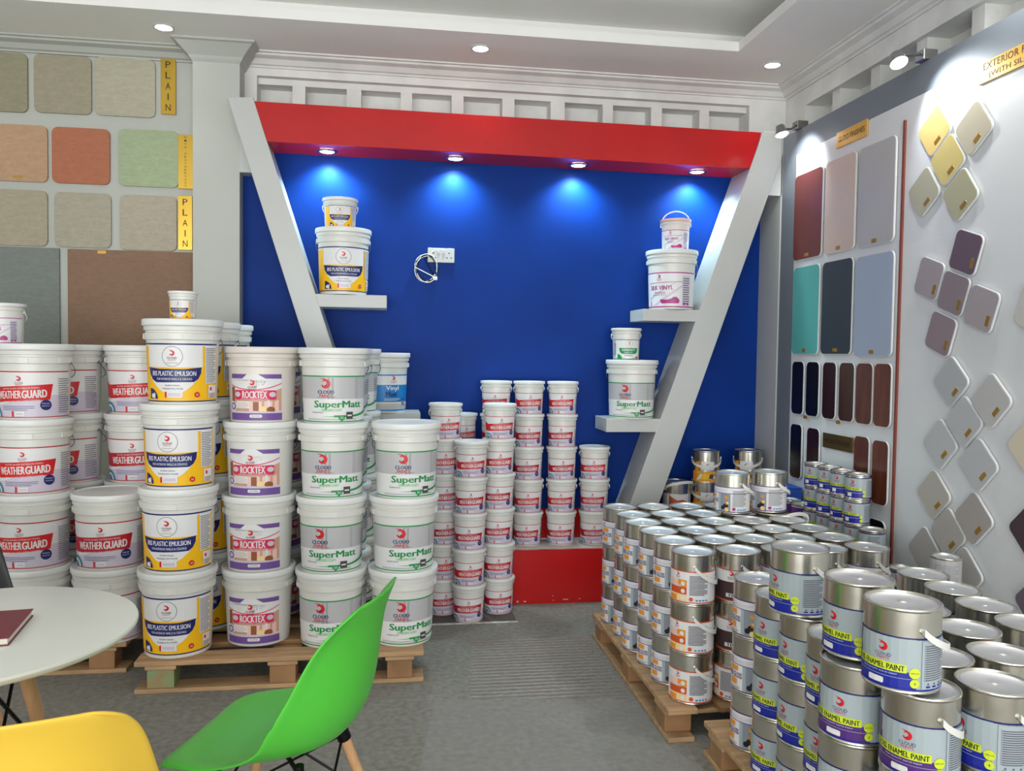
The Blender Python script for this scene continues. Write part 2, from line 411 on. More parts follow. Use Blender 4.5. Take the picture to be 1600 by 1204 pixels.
def art_vinyl():
    a = Art()
    L, Rr = -.19, .20
    a.rect(L, Rr, .010, .206, 'white'); a.rect(L, Rr, .199, .206, 'blue'); a.rect(L, Rr, .010, .018, 'blue')
    a.rect(L, Rr, .058, .150, 'blue'); a.wave(L, Rr, lambda u: .020, lambda u: .054, 'silver'); a.rect(L, Rr, .048, .054, 'cream')
    a.logo(.03, .178, .036)
    a.text('Vinyl', .025, .130, .075, .030, 'white', 0.07); a.text('Matt', .020, .100, .065, .026, 'navy', 0.07)
    a.lines(-.02, .07, .066, .080, 3, 'white', .35); a.rect(.088, .110, .038, .075, 'royal'); a.lines(.090, .108, .040, .072, 4, 'white', .3)
    return a
def art_green4():
    a = Art()
    L, Rr = -.19, .20
    a.rect(L, Rr, .010, .206, 'silver'); a.rect(-.13, .13, .03, .198, 'white'); a.rect(L, Rr, .200, .206, 'green'); a.rect(L, Rr, .010, .0165, 'green')
    a.circ(.015, .162, .036, 'red', 22); a.circ(.015, .162, .034, 'white', 22); a.logo(.015, .166, .034)
    a.poly([(-.085, .122), (.11, .122), (.10, .078), (.08, .066), (-.05, .066), (-.07, .078)], 'green')
    a.text('SUPERMATT', .012, .103, .13, .017, 'white', 0.06); a.text('UNDERCOAT', .012, .080, .08, .010, 'white', 0.03)
    a.lines(-.03, .06, .045, .06, 2, 'txt', .35)
    a.poly([(-.10, .018)] + [(-.10 + .05*math.cos(R(t)), .018 + .045*math.sin(R(t))) for t in range(0, 100, 10)], 'green')
    a.rect(-.02, .045, .020, .042, 'white'); a.rect(-.022, .047, .0185, .0200, 'txt'); a.circ(.10, .032, .012, 'red', 12)
    a.lines(-.145, -.118, .05, .18, 9, 'navy', .4)
    return a
# tins: radius .081, height .182, print from .006 to .122
def art_enamel(v=0):
    a = Art()
    a.rect(-.254, .254, .008, .120, 'lblue'); a.rect(-.254, .254, .117, .121, 'navy')
    low = 'royal' if v == 0 else 'dpurple'
    a.rect(-.11, .068, .010, .047, low)
    a.poly([(-.11, .118), (-.11, .045), (-.075, .045), (-.066, .075), (-.072, .118)], 'navy' if v == 0 else 'dpurple')
    a.poly([(-.064, .118), (-.07, .085), (-.055, .048), (.068, .048), (.068, .118)], 'lblue')
    a.logo(.0, .087, .036)
    a.rect(-.088, .048, .045, .063, 'lime'); a.text('GLOSS ENAMEL PAINT', -.020, .054, .128, .012, 'black', 0.05)
    a.text('HIGH QUALITY ALKYD PAINT', -.01, .040, .08, .0035, 'white'); a.wave(-.07, .066, lambda u: .0325, lambda u: .0335, 'lblue')
    a.poly(rrect(.036, .013, .003, 2, -.015, .021), 'white')
    a.circ(.064, .046, .0115, 'lime', 18); a.text('SUPER GLOSS', .064, .046, .018, .003, 'black'); a.circ(.064, .024, .0095, 'lime', 16); a.text('4', .064, .024, .004, .006, 'black')
    a.rect(-.254, .254, .0085, .0115, 'royal')
    a.rect(.078, .145, .012, .116, 'lblue'); a.rect(.084, .0845, .030, .108, 'navy'); a.lines(.086, .140, .030, .108, 16, 'txt', .5)
    for u in (.088, .104, .120, .134): a.rect(u, u+.010, .015, .019, 'royal'); a.rect(u+.003, u+.007, .021, .025, 'txt')
    a.lines(-.23, -.15, .03, .108, 14, 'txt', .4)
    return a
def art_enamel_faded():
    a = art_enamel(0); return a
def art_gloss():
    a = Art()
    a.rect(-.254, .254, .007, .120, 'white'); a.rect(-.254, .254, .117, .1205, 'dpurple'); a.rect(-.254, .254, .090, .0925, 'dpurple'); a.rect(-.254, .254, .006, .0095, 'dpurple')
    a.rect(.018, .076, .010, .090, 'grey'); a.rect(.018, .030, .010, .090, 'lblue')
    for u, v, r, c in ((.058, .074, .008, 'orange'), (.060, .048, .009, 'orange'), (.055, .034, .012, 'black'), (.042, .026, .009, 'black'), (.060, .018, .010, 'cream'), (.064, .048, .006, 'cream')): a.circ(u, v, r, c, 12)
    a.rect(-.036, .000, .070, .086, 'orange'); a.rect(-.036, -.004, .026, .044, 'orange')
    a.text('SUPER GLOSS', -.020, .057, .074, .018, 'dpurple', 0.05)
    a.lines(-.03, .06, .098, .110, 3, 'lilac', .4); a.logo(-.03, .103, .020)
    a.lines(-.036, .010, .012, .022, 3, 'txt', .3)
    a.lines(.086, .150, .034, .108, 14, 'txt', .35); a.circ(.092, .022, .0075, 'vmag', 12)
    for u in (.106, .118, .130, .142): a.rect(u, u+.008, .016, .021, 'blue')
    a.lines(-.22, -.12, .03, .105, 12, 'txt', .3)
    return a
def art_varnish():
    a = Art()
    a.rect(-.254, .254, .007, .120, 'white'); a.rect(-.254, .254, .117, .121, 'dorange'); a.rect(-.254, .254, .006, .010, 'dorange')
    a.rect(-.085, -.010, .012, .088, 'peach'); a.rect(-.045, -.010, .062, .088, 'orange'); a.rect(-.085, -.010, .036, .062, 'dorange'); a.rect(-.085, -.010, .012, .034, 'cream'); a.rect(-.085, -.05, .012, .030, 'orange')
    for v in (.075, .048, .023): a.circ(-.024, v, .008, 'white', 14)
    a.text('VARNISH', -.055, .066, .045, .010, 'white', 0.04); a.logo(-.045, .104, .020)
    a.lines(.000, .066, .036, .108, 14, 'txt', .5); a.circ(.006, .021, .0075, 'dorange', 12)
    for u in (.022, .034, .046, .058): a.rect(u, u+.008, .015, .020, 'blue')
    a.rect(-.254, -.15, .03, .10, 'dorange')
    return a
def art_brown():
    a = Art()
    a.rect(-.254, .254, .007, .120, 'white'); a.rect(-.254, .254, .007, .076, 'choco'); a.rect(-.254, .254, .117, .120, 'dred'); a.rect(-.254, .254, .006, .010, 'dorange')
    a.rect(-.02, .05, .020, .034, 'white'); a.text('TINT', .012, .027, .05, .010, 'choco', 0.07); a.circ(.062, .03, .009, 'white', 12); a.logo(.0, .100, .030)
    return a
def art_roadmark():
    a = Art()
    a.rect(-.03, .045, .070, .118, 'white'); a.text('C', .008, .096, .018, .020, 'dred', 0.12)
    a.rect(-.09, .09, .008, .062, 'orange'); a.poly([(-.085, .008), (-.06, .118), (-.035, .118), (-.06, .008)], 'orange')
    a.rect(-.05, .05, .050, .062, 'yellow'); a.text('ROAD MARKING', .0, .056, .08, .006, 'black', 0.04)
    a.poly([(-.04, .015), (.035, .015), (.02, .046), (-.015, .046)], 'yellow'); a.poly([(.015, .02), (.045, .02), (.04, .045), (.02, .045)], 'dark'); a.poly([(-.06, .012), (-.035, .045), (-.02, .045), (-.04, .012)], 'white')
    a.rect(-.12, .12, .0, .008, 'yellow'); a.rect(.04, .09, .02, .034, 'white')
    return a
def art_wood():
    a = Art()
    a.rect(-.254, .254, .008, .112, 'silver'); a.rect(-.06, .07, .010, .110, 'white'); a.rect(-.05, -.044, .010, .108, 'brown')
    a.poly([(-.044, .10), (0, .075), (.035, .08), (.065, .06), (.065, .012), (-.044, .012)], 'dorange'); a.poly([(-.044, .10), (-.02, .05), (-.03, .012), (-.044, .012)], 'brown'); a.rect(.0, .06, .030, .048, 'white'); a.lines(.004, .056, .032, .046, 2, 'dred', .5)
    return a
def art_small():
    a = Art()   # litre tin: radius .0575, print .006 to .102
    a.rect(-.18, .18, .008, .098, 'lblue'); a.rect(-.18, .18, .095, .099, 'navy'); a.rect(-.065, .040, .010, .040, 'royal'); a.rect(-.18, .18, .008, .012, 'royal')
    a.logo(-.010, .073, .028); a.rect(-.060, .028, .042, .053, 'lime'); a.text('ENAMEL PAINT', -.016, .0475, .075, .008, 'black', 0.05)
    a.poly(rrect(.020, .015, .002, 2, -.022, .022), 'white'); a.circ(.040, .036, .007, 'lime', 12); a.circ(.040, .019, .007, 'lime', 12)
    a.lines(.052, .100, .02, .09, 11, 'txt', .35); a.rect(-.062, .034, .0305, .0315, 'white')
    return a
def art_dark():
    a = Art(); a.rect(-.18, .18, .008, .098, 'dpurple'); a.rect(-.18, .18, .095, .099, 'silver'); a.text('PRIMER', -.005, .045, .04, .010, 'dred', 0.05); return a
def art_plain():
    a = Art(); a.rect(-.18, .18, .010, .104, 'silver'); a.lines(-.04, .05, .02, .09, 10, 'txt', .18); return a

# ------------------------------------------------------------ containers
def pail(name, H, r_lid, design, art_k=1.0, art_rot=0.0, lidm=None, bodym=None, bail='down', big=True, art_dz=0.0):
    """moulded plastic paint pail with ribbed rim, snap lid, printed label and bail"""
    root = thing(name, (0, 0, 0)); s = r_lid/.159; h = H
    rb0, rb1 = .132*s, .1415*s; zr = h - .092*s if big else h - .080*s
    rad = lambda z: rb0 + (rb1-rb0)*min(1, max(0, z/zr))
    bm = bmesh.new(); zl = h - .028*s
    prof = [(0, .004*s), (rb0-.008*s, .004*s), (rb0-.006*s, 0), (rb0-.001*s, 0), (rb0, .004*s)] + [(rad(zr*i/6), zr*i/6) for i in range(1, 6)] + [(rb1, zr)]
    if big: prof += [(rb1, zr+.006*s), (.150*s, zr+.009*s), (.1515*s, zr+.034*s), (.1445*s, zr+.037*s), (.1445*s, zr+.044*s), (.1515*s, zr+.046*s), (.1525*s, zr+.060*s), (.150*s, zl)]
    else: prof += [(rb1, zr+.020*s), (.150*s, zr+.024*s), (.151*s, zr+.040*s), (.146*s, zr+.043*s), (.146*s, zl)]
    prof += [(.12*s, zl), (0, zl)]
    lathe(bm, prof, 56 if big else 40)
    if big:
        for a0 in (-14, 166, 62, -104):      # raised tabs on the tear band
            V = []
            for rr in (.1505*s, .1538*s):
                for z in (zr+.011*s, zr+.031*s):
                    V.append([bm.verts.new((rr*math.sin(R(a0+t)), -rr*math.cos(R(a0+t)), z)) for t in range(0, 31, 5)])
            n = len(V[0])
            for i in range(n-1):
                bm.faces.new((V[2][i], V[2][i+1], V[3][i+1], V[3][i])); bm.faces.new((V[1][i], V[1][i+1], V[3][i+1], V[3][i])); bm.faces.new((V[0][i], V[0][i+1], V[2][i+1], V[2][i]))
            bm.faces.new((V[0][0], V[1][0], V[3][0], V[2][0])); bm.faces.new((V[0][-1], V[1][-1], V[3][-1], V[2][-1]))
    obj('body', bm, bodym or PAIL, root, smooth=True)
    bm = bmesh.new()
    lathe(bm, [(.1465*s, zl+.0005), (.1575*s, zl+.001), (.159*s, zl+.004*s), (.159*s, h-.006*s), (.157*s, h-.001*s), (.153*s, h), (.149*s, h-.001*s), (.147*s, h-.005*s), (.10*s, h-.0055*s), (0, h-.0055*s)], 56 if big else 40)
    obj('lid', bm, lidm or LID, root, smooth=True)
    a = design()
    lab = a.build('printed_label', lambda v: rad(v - art_dz), root, k=art_k)
    lab.rotation_euler = (0, 0, R(art_rot)); lab.location = (0, 0, art_dz)
    if bail:
        ez = zr + .012*s; er = .154*s; bm = bmesh.new(); pts = []
        for i in range(25):
            t = PI*i/24
            if bail == 'up': pts.append((er*math.cos(t), 0, ez + (.118 if not big else .15)*s*math.sin(t)**0.9*1.35))
            elif bail == 'down': pts.append((er*math.cos(t)*(1+.02*math.sin(t)), er*1.03*math.sin(t), ez - .085*s*math.sin(t)**0.8))
            else: pts.append((er*math.cos(t)*(1+.02*math.sin(t)), -er*1.03*math.sin(t), ez - .085*s*math.sin(t)**0.8))
        plastic = not big
        tube(bm, pts, .0036 if plastic else .0018, 6)
        for sx in (-1, 1):
            r0 = bmesh.ops.create_uvsphere(bm, u_segments=8, v_segments=6, radius=.008*s if big else .012*s)
            for v in r0['verts']: v.co = Vector((v.co.x*.7 + sx*.150*s, v.co.y, v.co.z + ez))
        obj('bail_handle', bm, STRAP if plastic else WIRE, root, smooth=True)
    return root
def tin(name, r, H, design, strap=None, lidm=None, art_k=1.0, bulge=.012, lever=False):
    """tinplate can with beaded rims, pressed lid with a centre nub, printed wrap and plastic strap"""
    root = thing(name, (0, 0, 0)); q = r
    bm = bmesh.new()
    lathe(bm, [(0, .003), (q-.006, .003), (q-.004, 0), (q-.001, .0005), (q, .003), (q-.0005, .005), (q-.002, .007), (q-.002, H-.008), (q-.0005, H-.006), (q, H-.003), (q-.001, H-.0006), (q-.003, H), (q-.005, H-.0006), (q-.006, H-.004), (q-.0065, H-.0075)], 48)
    obj('body', bm, TIN, root, smooth=True)
    bm = bmesh.new()
    if lever: prof = [(q-.0065, H-.0075), (q-.011, H-.007), (q-.012, H-.003), (q-.0145, H-.002), (q-.016, H-.006), (.01, H-.0065), (0, H-.0065)]
    else: prof = [(q-.0065, H-.0075), (q-.010, H-.0065), (q-.013, H-.0035), (q-.016, H-.0040), (q-.019, H-.0055), (.011, H-.0048), (.008, H-.0045), (.006, H-.003), (0, H-.0028)]
    lathe(bm, prof, 48)
    obj('lid', bm, lidm or TINL, root, smooth=True)
    if design: design().build('printed_label', lambda v: q-.0018, root, eps=.0004, step=.016, k=art_k)
    if strap is not None:
        A, sgn, drop = strap; ez = H*.74; bm = bmesh.new(); pts = []
        rings = []
        N = 22; w2 = .0080
        for i in range(N+1):
            t = i/N*PI; a = R(A) + sgn*t
            rr = q + .002 + bulge*math.sin(t)**0.6; z = ez - drop*math.sin(t)**0.75
            rings.append([bm.verts.new((x*math.sin(a), -x*math.cos(a), zz)) for x, zz in ((rr, z-w2), (rr+.002, z-w2), (rr+.002, z+w2), (rr, z+w2))])
        for i in range(N):
            for k in range(4): bm.faces.new((rings[i][k], rings[i][(k+1) % 4], rings[i+1][(k+1) % 4], rings[i+1][k]))
        bm.faces.new(rings[0]); bm.faces.new(rings[-1][::-1])
        h = obj('strap_handle', bm, STRAP, root, smooth=True, sharp=30)
        for aa in (R(A), R(A)+PI):
            d = Vector((math.sin(aa), -math.cos(aa), 0)); bm = bmesh.new()
            tube(bm, [d*(q-.002)+Vector((0, 0, ez)), d*(q+.0035)+Vector((0, 0, ez))], .0065, 12)
            obj('handle_boss', bm, TIN, h, smooth=True)
    return root

class Kind:
    def __init__(s, make): s.make = make; s.first = None
    def put(s, x, y, z, rz, label, cat, group=None):
        if s.first is None: s.first = s.make(); o = s.first
        else: o = copy_tree(s.first)
        for k in ('label', 'category', 'group'):
            if k in o: del o[k]
        o.location = (x, y, z); o.rotation_euler = (0, 0, R(rz))
        return tag(o, label, cat, group)

# ------------------------------------------------------------ room shell
YB = 4.75      # back wall
XR = 2.37      # right wall
struct('floor', boxes((-4.6, 2.6, -3.0, 4.95, -.06, 0)), CARPET)
bm = boxes((-4.6, 2.6, 4.20, 5.0, 3.0, 3.05), (1.82, 2.6, -3.0, 4.20, 3.0, 3.05), (-4.6, 1.82, -3.0, -1.2, 3.0, 3.05), (-4.6, -3.6, -1.2, 4.20, 3.0, 3.05),
           (-4.6, 2.6, -3.0, 5.0, 3.20, 3.26), (-4.6, 2.6, 4.50, 4.55, 3.05, 3.2), (2.12, 2.17, -3, 4.5, 3.05, 3.2), (-4.6, 2.6, -1.55, -1.5, 3.05, 3.2), (-3.95, -3.9, -1.5, 4.5, 3.05, 3.2))
struct('ceiling', bm, CEIL)
# back wall with a band of shallow block recesses under the cornice
bm = boxes((-4.6, 2.6, YB, 4.95, 0, 2.58), (-4.6, -.74, YB, 4.95, 2.58, 3.0), (2.136, 2.6, YB, 4.95, 2.58, 3.0), (-.74, 2.136, YB, 4.95, 2.895, 3.0),
           (-.74, 2.136, 4.90, 4.95, 2.58, 2.895), (-.74, 2.136, YB+.045, 4.90, 2.862, 2.895))
for a, b in ((-.552, -.482), (-.254, -.173), (.048, .113), (.339, .408), (.634, .705), (.920, 1.004), (1.234, 1.296), (1.531, 1.598), (1.833, 1.893)):
    box(bm, a, b, YB+.03, 4.90, 2.58, 2.862)
struct('wall_back', bm, PLAS)
bm = boxes((-4.6, -1.04, YB-.004, YB, 0, 3.0))
struct('wall_left_panel', bm, WALL).name = 'wall_display'
bm = boxes((XR, 2.6, -3, 4.95, 0, 2.56), (XR, 2.6, 4.51, 4.95, 2.56, 3.0), (XR, 2.6, -3, 4.51, 2.84, 3.0), (2.52, 2.6, -3, 4.51, 2.56, 2.84))
y = 4.19
while y > -2.5:
    box(bm, XR+.03, 2.52, y, y+.075, 2.56, 2.84); y -= .365
struct('wall_right', bm, PLAS)
struct('wall_left', boxes((-4.7, -4.6, -3, 5, 0, 3.2)), WALL)
bm = boxes((-4.6, 2.6, -3.1, -3.0, 0, .12), (-4.6, 2.6, -3.1, -3.0, 2.9, 3.2), (-4.6, -4.3, -3.1, -3.0, .12, 2.9), (2.2, 2.6, -3.1, -3.0, .12, 2.9))
struct('wall_front', bm, WALL)
fr = boxes(*[(x-.03, x+.03, -3.08, -3.02, .12, 2.9) for x in (-4.27, -2.1, 0, 2.17)], (-4.3, 2.2, -3.08, -3.02, .12, .18), (-4.3, 2.2, -3.08, -3.02, 2.84, 2.9))
tag(obj('added_window_1', fr, FRAMEW), kind='structure')  # unseen shop-front opening and frame, added to let the fill lamp in
# column with a moulded capital, and the boxed-in white surround of the blue alcove
bm = boxes((-1.045, -.805, 4.60, YB+.03, 0, 2.95))
cap = [(0, 2.90), (.012, 2.915), (.02, 2.93), (.06, 2.97), (.075, 2.985), (.09, 2.99), (.09, 3.0)]
def hopper(bm, x0, x1, y0, y1, prof):
    rings = []
    for d, z in prof: rings.append([bm.verts.new(p) for p in ((x0-d, y1, z), (x0-d, y0-d, z), (x1+d, y0-d, z), (x1+d, y1, z))])
    for a, b in zip(rings, rings[1:]):
        for i in range(3): bm.faces.new((a[i], a[i+1], b[i+1], b[i]))
hopper(bm, -1.045, -.805, 4.60, YB, cap)
struct('trim_1', bm, WALL)
bm = boxes((-.805, -.66, 4.60, 4.698, 2.33, 2.655))
prism(bm, [(2.118, 2.30), (2.205, 2.30), (2.205, 2.535)], 'y', 4.443, 4.698)
box(bm, 2.20, 2.24, 4.443, 4.70, 0, 2.655)
box(bm, 2.24, 2.37, 4.443, 4.75, 2.30, 2.655)
struct('trim_2', bm, FRAMEW)
# cornices
cp = [(0, 0), (.012, 0), (.016, .012), (.03, .018), (.05, .05), (.085, .062), (.09, .075), (.105, .078), (.105, .09), (0, .09)]
def cornice(x0, x1, yy, z0, m, nm, s=1.0):
    bm = bmesh.new(); prism(bm, [(yy - d*s, z0 + h*s*.72) for d, h in cp], 'x', x0, x1); return struct(nm, bm, m)
cornice(-4.6, -1.045, YB-.004, 2.936, WALL, 'trim_3')
cornice(-.805, XR, YB, 2.936, PLAS, 'trim_4')
bm = bmesh.new(); prism(bm, [(XR - d, 2.936 + h*.72) for d, h in cp], 'y', -3.0, YB-.02); struct('trim_5', bm, PLAS)
# blue painted backing of the alcove
struct('wall_alcove', boxes((-.812, 2.22, 4.70, YB, 0, 2.655)), BLUE)

# ------------------------------------------------------------ display frame: leaning posts, shelves, red header
fr = thing('display_shelf_unit', (0.7, 4.57, 0.30), 'white display unit of two leaning posts, four short shelves and red header beam', 'display shelf')
def child(name, bm, m, **k):
    o = obj(name, bm, m, fr, **k); o.matrix_parent_inverse = Matrix.Translation(-Vector(fr.location)); return o
F0, F1 = 4.44, 4.70
bm = bmesh.new(); prism(bm, [(-.838, 2.675), (-.712, 2.685), (.048, .302), (-.092, .302)], 'y', F0, F1-.002, bev=.003); child('post', bm, FRAMEW)
bm = bmesh.new(); prism(bm, [(2.085, 2.66), (2.199, 2.66), (2.199, 2.513), (1.432, .302), (1.262, .302)][::-1], 'y', F0, F1-.002, bev=.003)
child('post', bm, FRAMEW)
for x0, x1, z0, z1 in ((-.415, -.020, 1.612, 1.680), (-.20, .165, .985, 1.052), (1.40, 1.76, 1.573, 1.640), (1.20, 1.55, .947, 1.022)):
    child('shelf', boxes((x0, x1, F0+.001, F1-.004, z0, z1), bev=.003), FRAMEW)
bm = bmesh.new(); prism(bm, [(-.708, 2.665), (2.075, 2.652), (2.012, 2.446), (-.640, 2.462)], 'y', F0+.004, F1-.004, bev=.002)
child('header_beam', bm, RED)
for i, x in enumerate((-.345, .35, 1.045, 1.748)):
    zb = 2.4605 - (x+.64)*.016/2.65; yy = 4.575
    t = thing('recessed_spotlight', (x, yy, zb), ['first', 'second', 'third', 'last'][i] + ' small spotlight from the left set under the red header beam', 'spotlight', 'spotlights under the red beam')
    bm = bmesh.new(); lathe(bm, [(.038, 0), (.052, 0), (.054, -.003), (.052, -.007), (.041, -.008), (.038, -.003)], 24); obj('trim_ring', bm, CHROME, t, smooth=True)
    bm = bmesh.new(); lathe(bm, [(0, -.005), (.038, -.005), (.038, -.001), (0, -.001)], 24); obj('lens', bm, LAMPB, t)
    lamp('beam_spot_light', 'SPOT', (x, yy+.045, zb-.020), (x, yy+.085, zb-1.0), 30, (.66, .93, 1.0), spot_size=R(136), spot_blend=.9, shadow_soft_size=.025)

# ------------------------------------------------------------ plinth
pl = thing('display_plinth', (0.7, 4.55, 0), 'low bright red plinth with a scuffed pale top below the blue wall', 'plinth')
def pchild(name, bm, m):
    o = obj(name, bm, m, pl); o.matrix_parent_inverse = Matrix.Translation(-Vector(pl.location)); return o
pchild('front_panel', boxes((.30, 1.965, 4.405, 4.425, 0, .299), (.30, .32, 4.425, 4.689, 0, .299)), RED)
pchild('plinth_top', boxes((.321, 1.965, 4.4255, 4.689, .28, .3), bev=.001), DIRT)
struct('trim_6', boxes((.20, 1.985, 4.6905, 4.6995, 0, .475)), RED)
lg = thing('side_ledge', (2.08, 3.0, 0), 'low red ledge along the foot of the display board under the litre tins', 'ledge')
for nm_, b_, m_ in (('front_panel', (-.095, -.08, -1.5, 1.68, 0, .299), RED), ('ledge_top', (-.0795, .113, -1.5, 1.68, .28, .3), DIRT)): obj(nm_, boxes(b_), m_, lg)
pchild('chip', boxes(*[(x, x+w_, 4.4035, 4.4052, z, z+h_) for x, w_, z, h_ in ((.74, .012, .012, .006), (.96, .03, .018, .004), (.90, .006, .04, .004), (.902, .006, .015, .004), (1.05, .01, .02, .003), (.70, .01, .01, .01))]), DIRT)

# ------------------------------------------------------------ ceiling downlights
for i, (x, y, lb) in enumerate(((-1.141, 4.412, 'round ceiling downlight above the sample tiles on the left'), (.463, 4.402, 'round ceiling downlight above the red header beam'), (2.085, 4.35, 'round ceiling downlight in the corner by the right wall'))):
    t = thing('ceiling_downlight', (x, y, 3.0), lb, 'ceiling light', 'ceiling downlights')
    bm = bmesh.new(); lathe(bm, [(.040, -.001), (.050, -.001), (.052, -.004), (.049, -.008), (.041, -.007), (.040, -.003)], 28); obj('trim_ring', bm, FRAMEW, t, smooth=True)
    bm = bmesh.new(); lathe(bm, [(0, -.006), (.041, -.006), (.041, -.001), (0, -.001)], 28); obj('lens', bm, LAMPE, t)
for x in (-3.9, -2.7, -1.141, .463, 2.085):
    for y in (4.38, 2.6, .8, -1.4):
        if y not in (4.38, -1.4) and x not in (-3.9, 2.085): continue
        edge = y == 4.38
        lamp('downlight_light', 'SPOT', (x, y - (.02 if edge else 0), 2.985), (x, y - (.5 if edge else 0), 0), 8 if edge else 44, (1.0, .985, .955), spot_size=R(105 if edge else 155), spot_blend=.9, shadow_soft_size=.05)

# ------------------------------------------------------------ right display board
XB = 2.2
bd = thing('display_board', (XB, 1.6, 0), 'tall grey framed white display board carrying the colour samples on the right', 'display board')
def bchild(name, bm, m):
    o = obj(name, bm, m, bd); o.matrix_parent_inverse = Matrix.Translation(-Vector(bd.location)); return o
bchild('grey_frame', boxes((XB+.006, XR-.002, -2.6, 4.438, 2.49, 2.625), (XB+.006, XB+.05, 4.27, 4.438, 0, 2.49), (XB+.006, XB+.05, -2.6, -2.4, 0, 2.49)), GREY)
bchild('white_panel', boxes((XB+.004, XB+.03, -2.4, 4.275, 0, 2.492)), BOARD)
bchild('divider_strip', boxes((XB-.004, XB+.006, 3.298, 3.312, .3, 2.412)), mat('red_brown_strip', (128, 62, 50), .5))

def slab(name, mats, label, group, Y, Z, w_, h_, rot=0, rad=.03, tagp=None, back=True, th=.008, cat='colour sample'):
    """rounded sample board standing proud of the right-hand board; local u runs towards the viewer (-Y)"""
    t = thing(name, (XB-.0005, Y, Z), label, cat, group)
    def P(pts, x0, x1, nm, m):
        bm = bmesh.new(); prism(bm, [(-u, v) for u, v in pts], 'x', -x1, -x0, bev=.0012); return obj(nm, bm, m, t)
    P(rrect(w_, h_, rad, 5, rot=rot), 0, th, 'backing', BOARD)
    P(rrect(w_-.006, h_-.006, rad-.003, 5, rot=rot), th-.001, th+.0015, 'painted_face', mats)
    if tagp:
        u, v = tagp; c, s = math.cos(rot), math.sin(rot)
        P(rrect(.018 if rot else .040, .040 if rot else .018, .001, 1, cx=c*u-s*v, cy=s*u+c*v, rot=rot), th+.001, th+.003, 'brass_tag', GOLDTAG)
    return t
GOLDTAG = mat('brass_tag', (176, 138, 62), .35, metal=.6)
def face(n, c, rough=.42): return mat('sample_'+n, c, rough, noise=.02, scale=4, spec=.35)
for nm, c, Y0, Y1, Z0, Z1, lb in (
    ('oxblood', (104, 52, 48), 4.262, 3.965, 1.905, 2.368, 'tall oxblood brown gloss sample, first of the top row'),
    ('cream', (205, 186, 172), 3.940, 3.661, 1.903, 2.371, 'tall cream gloss sample between the brown and the grey ones'),
    ('palegrey', (178, 178, 178), 3.638, 3.350, 1.898, 2.367, 'tall pale grey gloss sample beside the red-brown strip'),
    ('teal', (86, 166, 162), 4.250, 3.972, 1.396, 1.868, 'tall teal gloss sample, below the oxblood one'),
    ('slate', (50, 60, 70), 3.944, 3.664, 1.397, 1.866, 'tall dark slate gloss sample, between teal and light blue'),
    ('skyblue', (160, 174, 194), 3.640, 3.340, 1.388, 1.859, 'tall light blue gloss sample, below the pale grey one')):
    slab('colour_sample', face(nm, c, .42), lb, None, (Y0+Y1)/2, (Z0+Z1)/2, abs(Y1-Y0), Z1-Z0, tagp=(.0, -(Z1-Z0)/2+.022))
ws = [('ebony', (14, 10, 10)), ('ebony2', (12, 8, 10)), ('rosewood', (44, 16, 14)), ('walnut', (62, 32, 20)), ('mahogany', (88, 40, 28)), ('chestnut', (96, 46, 30))]
nums = ['first', 'second', 'third', 'fourth', 'fifth', 'sixth']
for i, (a, b) in enumerate(((4.235, 4.108), (4.080, 3.950), (3.912, 3.787), (3.757, 3.625), (3.608, 3.475), (3.463, 3.333))):
    slab('wood_stain_sample', mat('stain_'+ws[i][0], ws[i][1], .25, noise=.25, scale=5, stretch=(6, 6, 1)), f'narrow dark wood stain strip, {nums[i]} from the left in the upper stain row', 'wood stain strips', (a+b)/2, 1.215, a-b, .288, rad=.03, tagp=(-.06, -.152) if i in (1, 3) else None, cat='wood stain sample')
for i, (a, b, z0, z1, k, tx) in enumerate(((4.235, 4.112, .722, 1.018, 0, 'first from the left'), (4.055, 3.930, .714, 1.013, 2, 'second from the left'), (3.610, 3.486, .740, 1.015, 4, 'just right of the brass plate'), (3.460, 3.338, .718, 1.011, 5, 'last beside the red-brown divider'))):
    slab('wood_stain_sample', MATS['stain_'+ws[k][0]], f'narrow dark wood stain strip in the lower stain row, {tx}', 'wood stain strips', (a+b)/2, (z0+z1)/2, a-b, z1-z0, cat='wood stain sample')
slab('wood_stain_sample', face('blackstain', (16, 14, 16)), 'black stain strip low on the board behind the litre tins', 'wood stain strips', 3.41, .55, .125, .20, cat='wood stain sample')
slab('wood_stain_sample', face('blackstain2', (18, 14, 16)), 'black stain strip low on the board half hidden by stacked litre tins', 'wood stain strips', 3.56, .55, .125, .20, cat='wood stain sample')

def plate(label, Y, Z, w_, h_, lines_, m=None, rot=0, hs=.6):
    t = thing('sign_plate', (XB+.002, Y, Z), label, 'sign')
    bm = bmesh.new(); box(bm, -.006, 0, -w_/2, w_/2, -h_/2, h_/2, bev=.001); pt = obj('plate', bm, m or GOLDY, t)
    bm = bmesh.new(); n = len(lines_)
    for i, s in enumerate(lines_):
        flat_text(bm, s, 0, h_*(.5-(i+.5)/n), w_*.86*(len(s)/max(len(q) for q in lines_)), h_*hs/n, lambda u, v: (-.0068, -u, v))
    obj('lettering', bm, DARKTXT, pt)
plate('small gold sign reading GLOSS FINISHES above the tall samples', 3.722, 2.46, .268, .078, ['GLOSS FINISHES'], hs=.34)
plate('gold sign reading EXTERIOR FINISHES (WITH SILICON) at the top right', 2.66, 2.457, .39, .078, ['EXTERIOR FINISHES', '(WITH SILICON)'], hs=.66)
plate('dark brass plate between the lower wood stain strips', 3.768, .961, .272, .074, ['WOOD FINISHES'], m=mat('aged_brass', (106, 86, 40), .35, metal=.7), hs=.3)

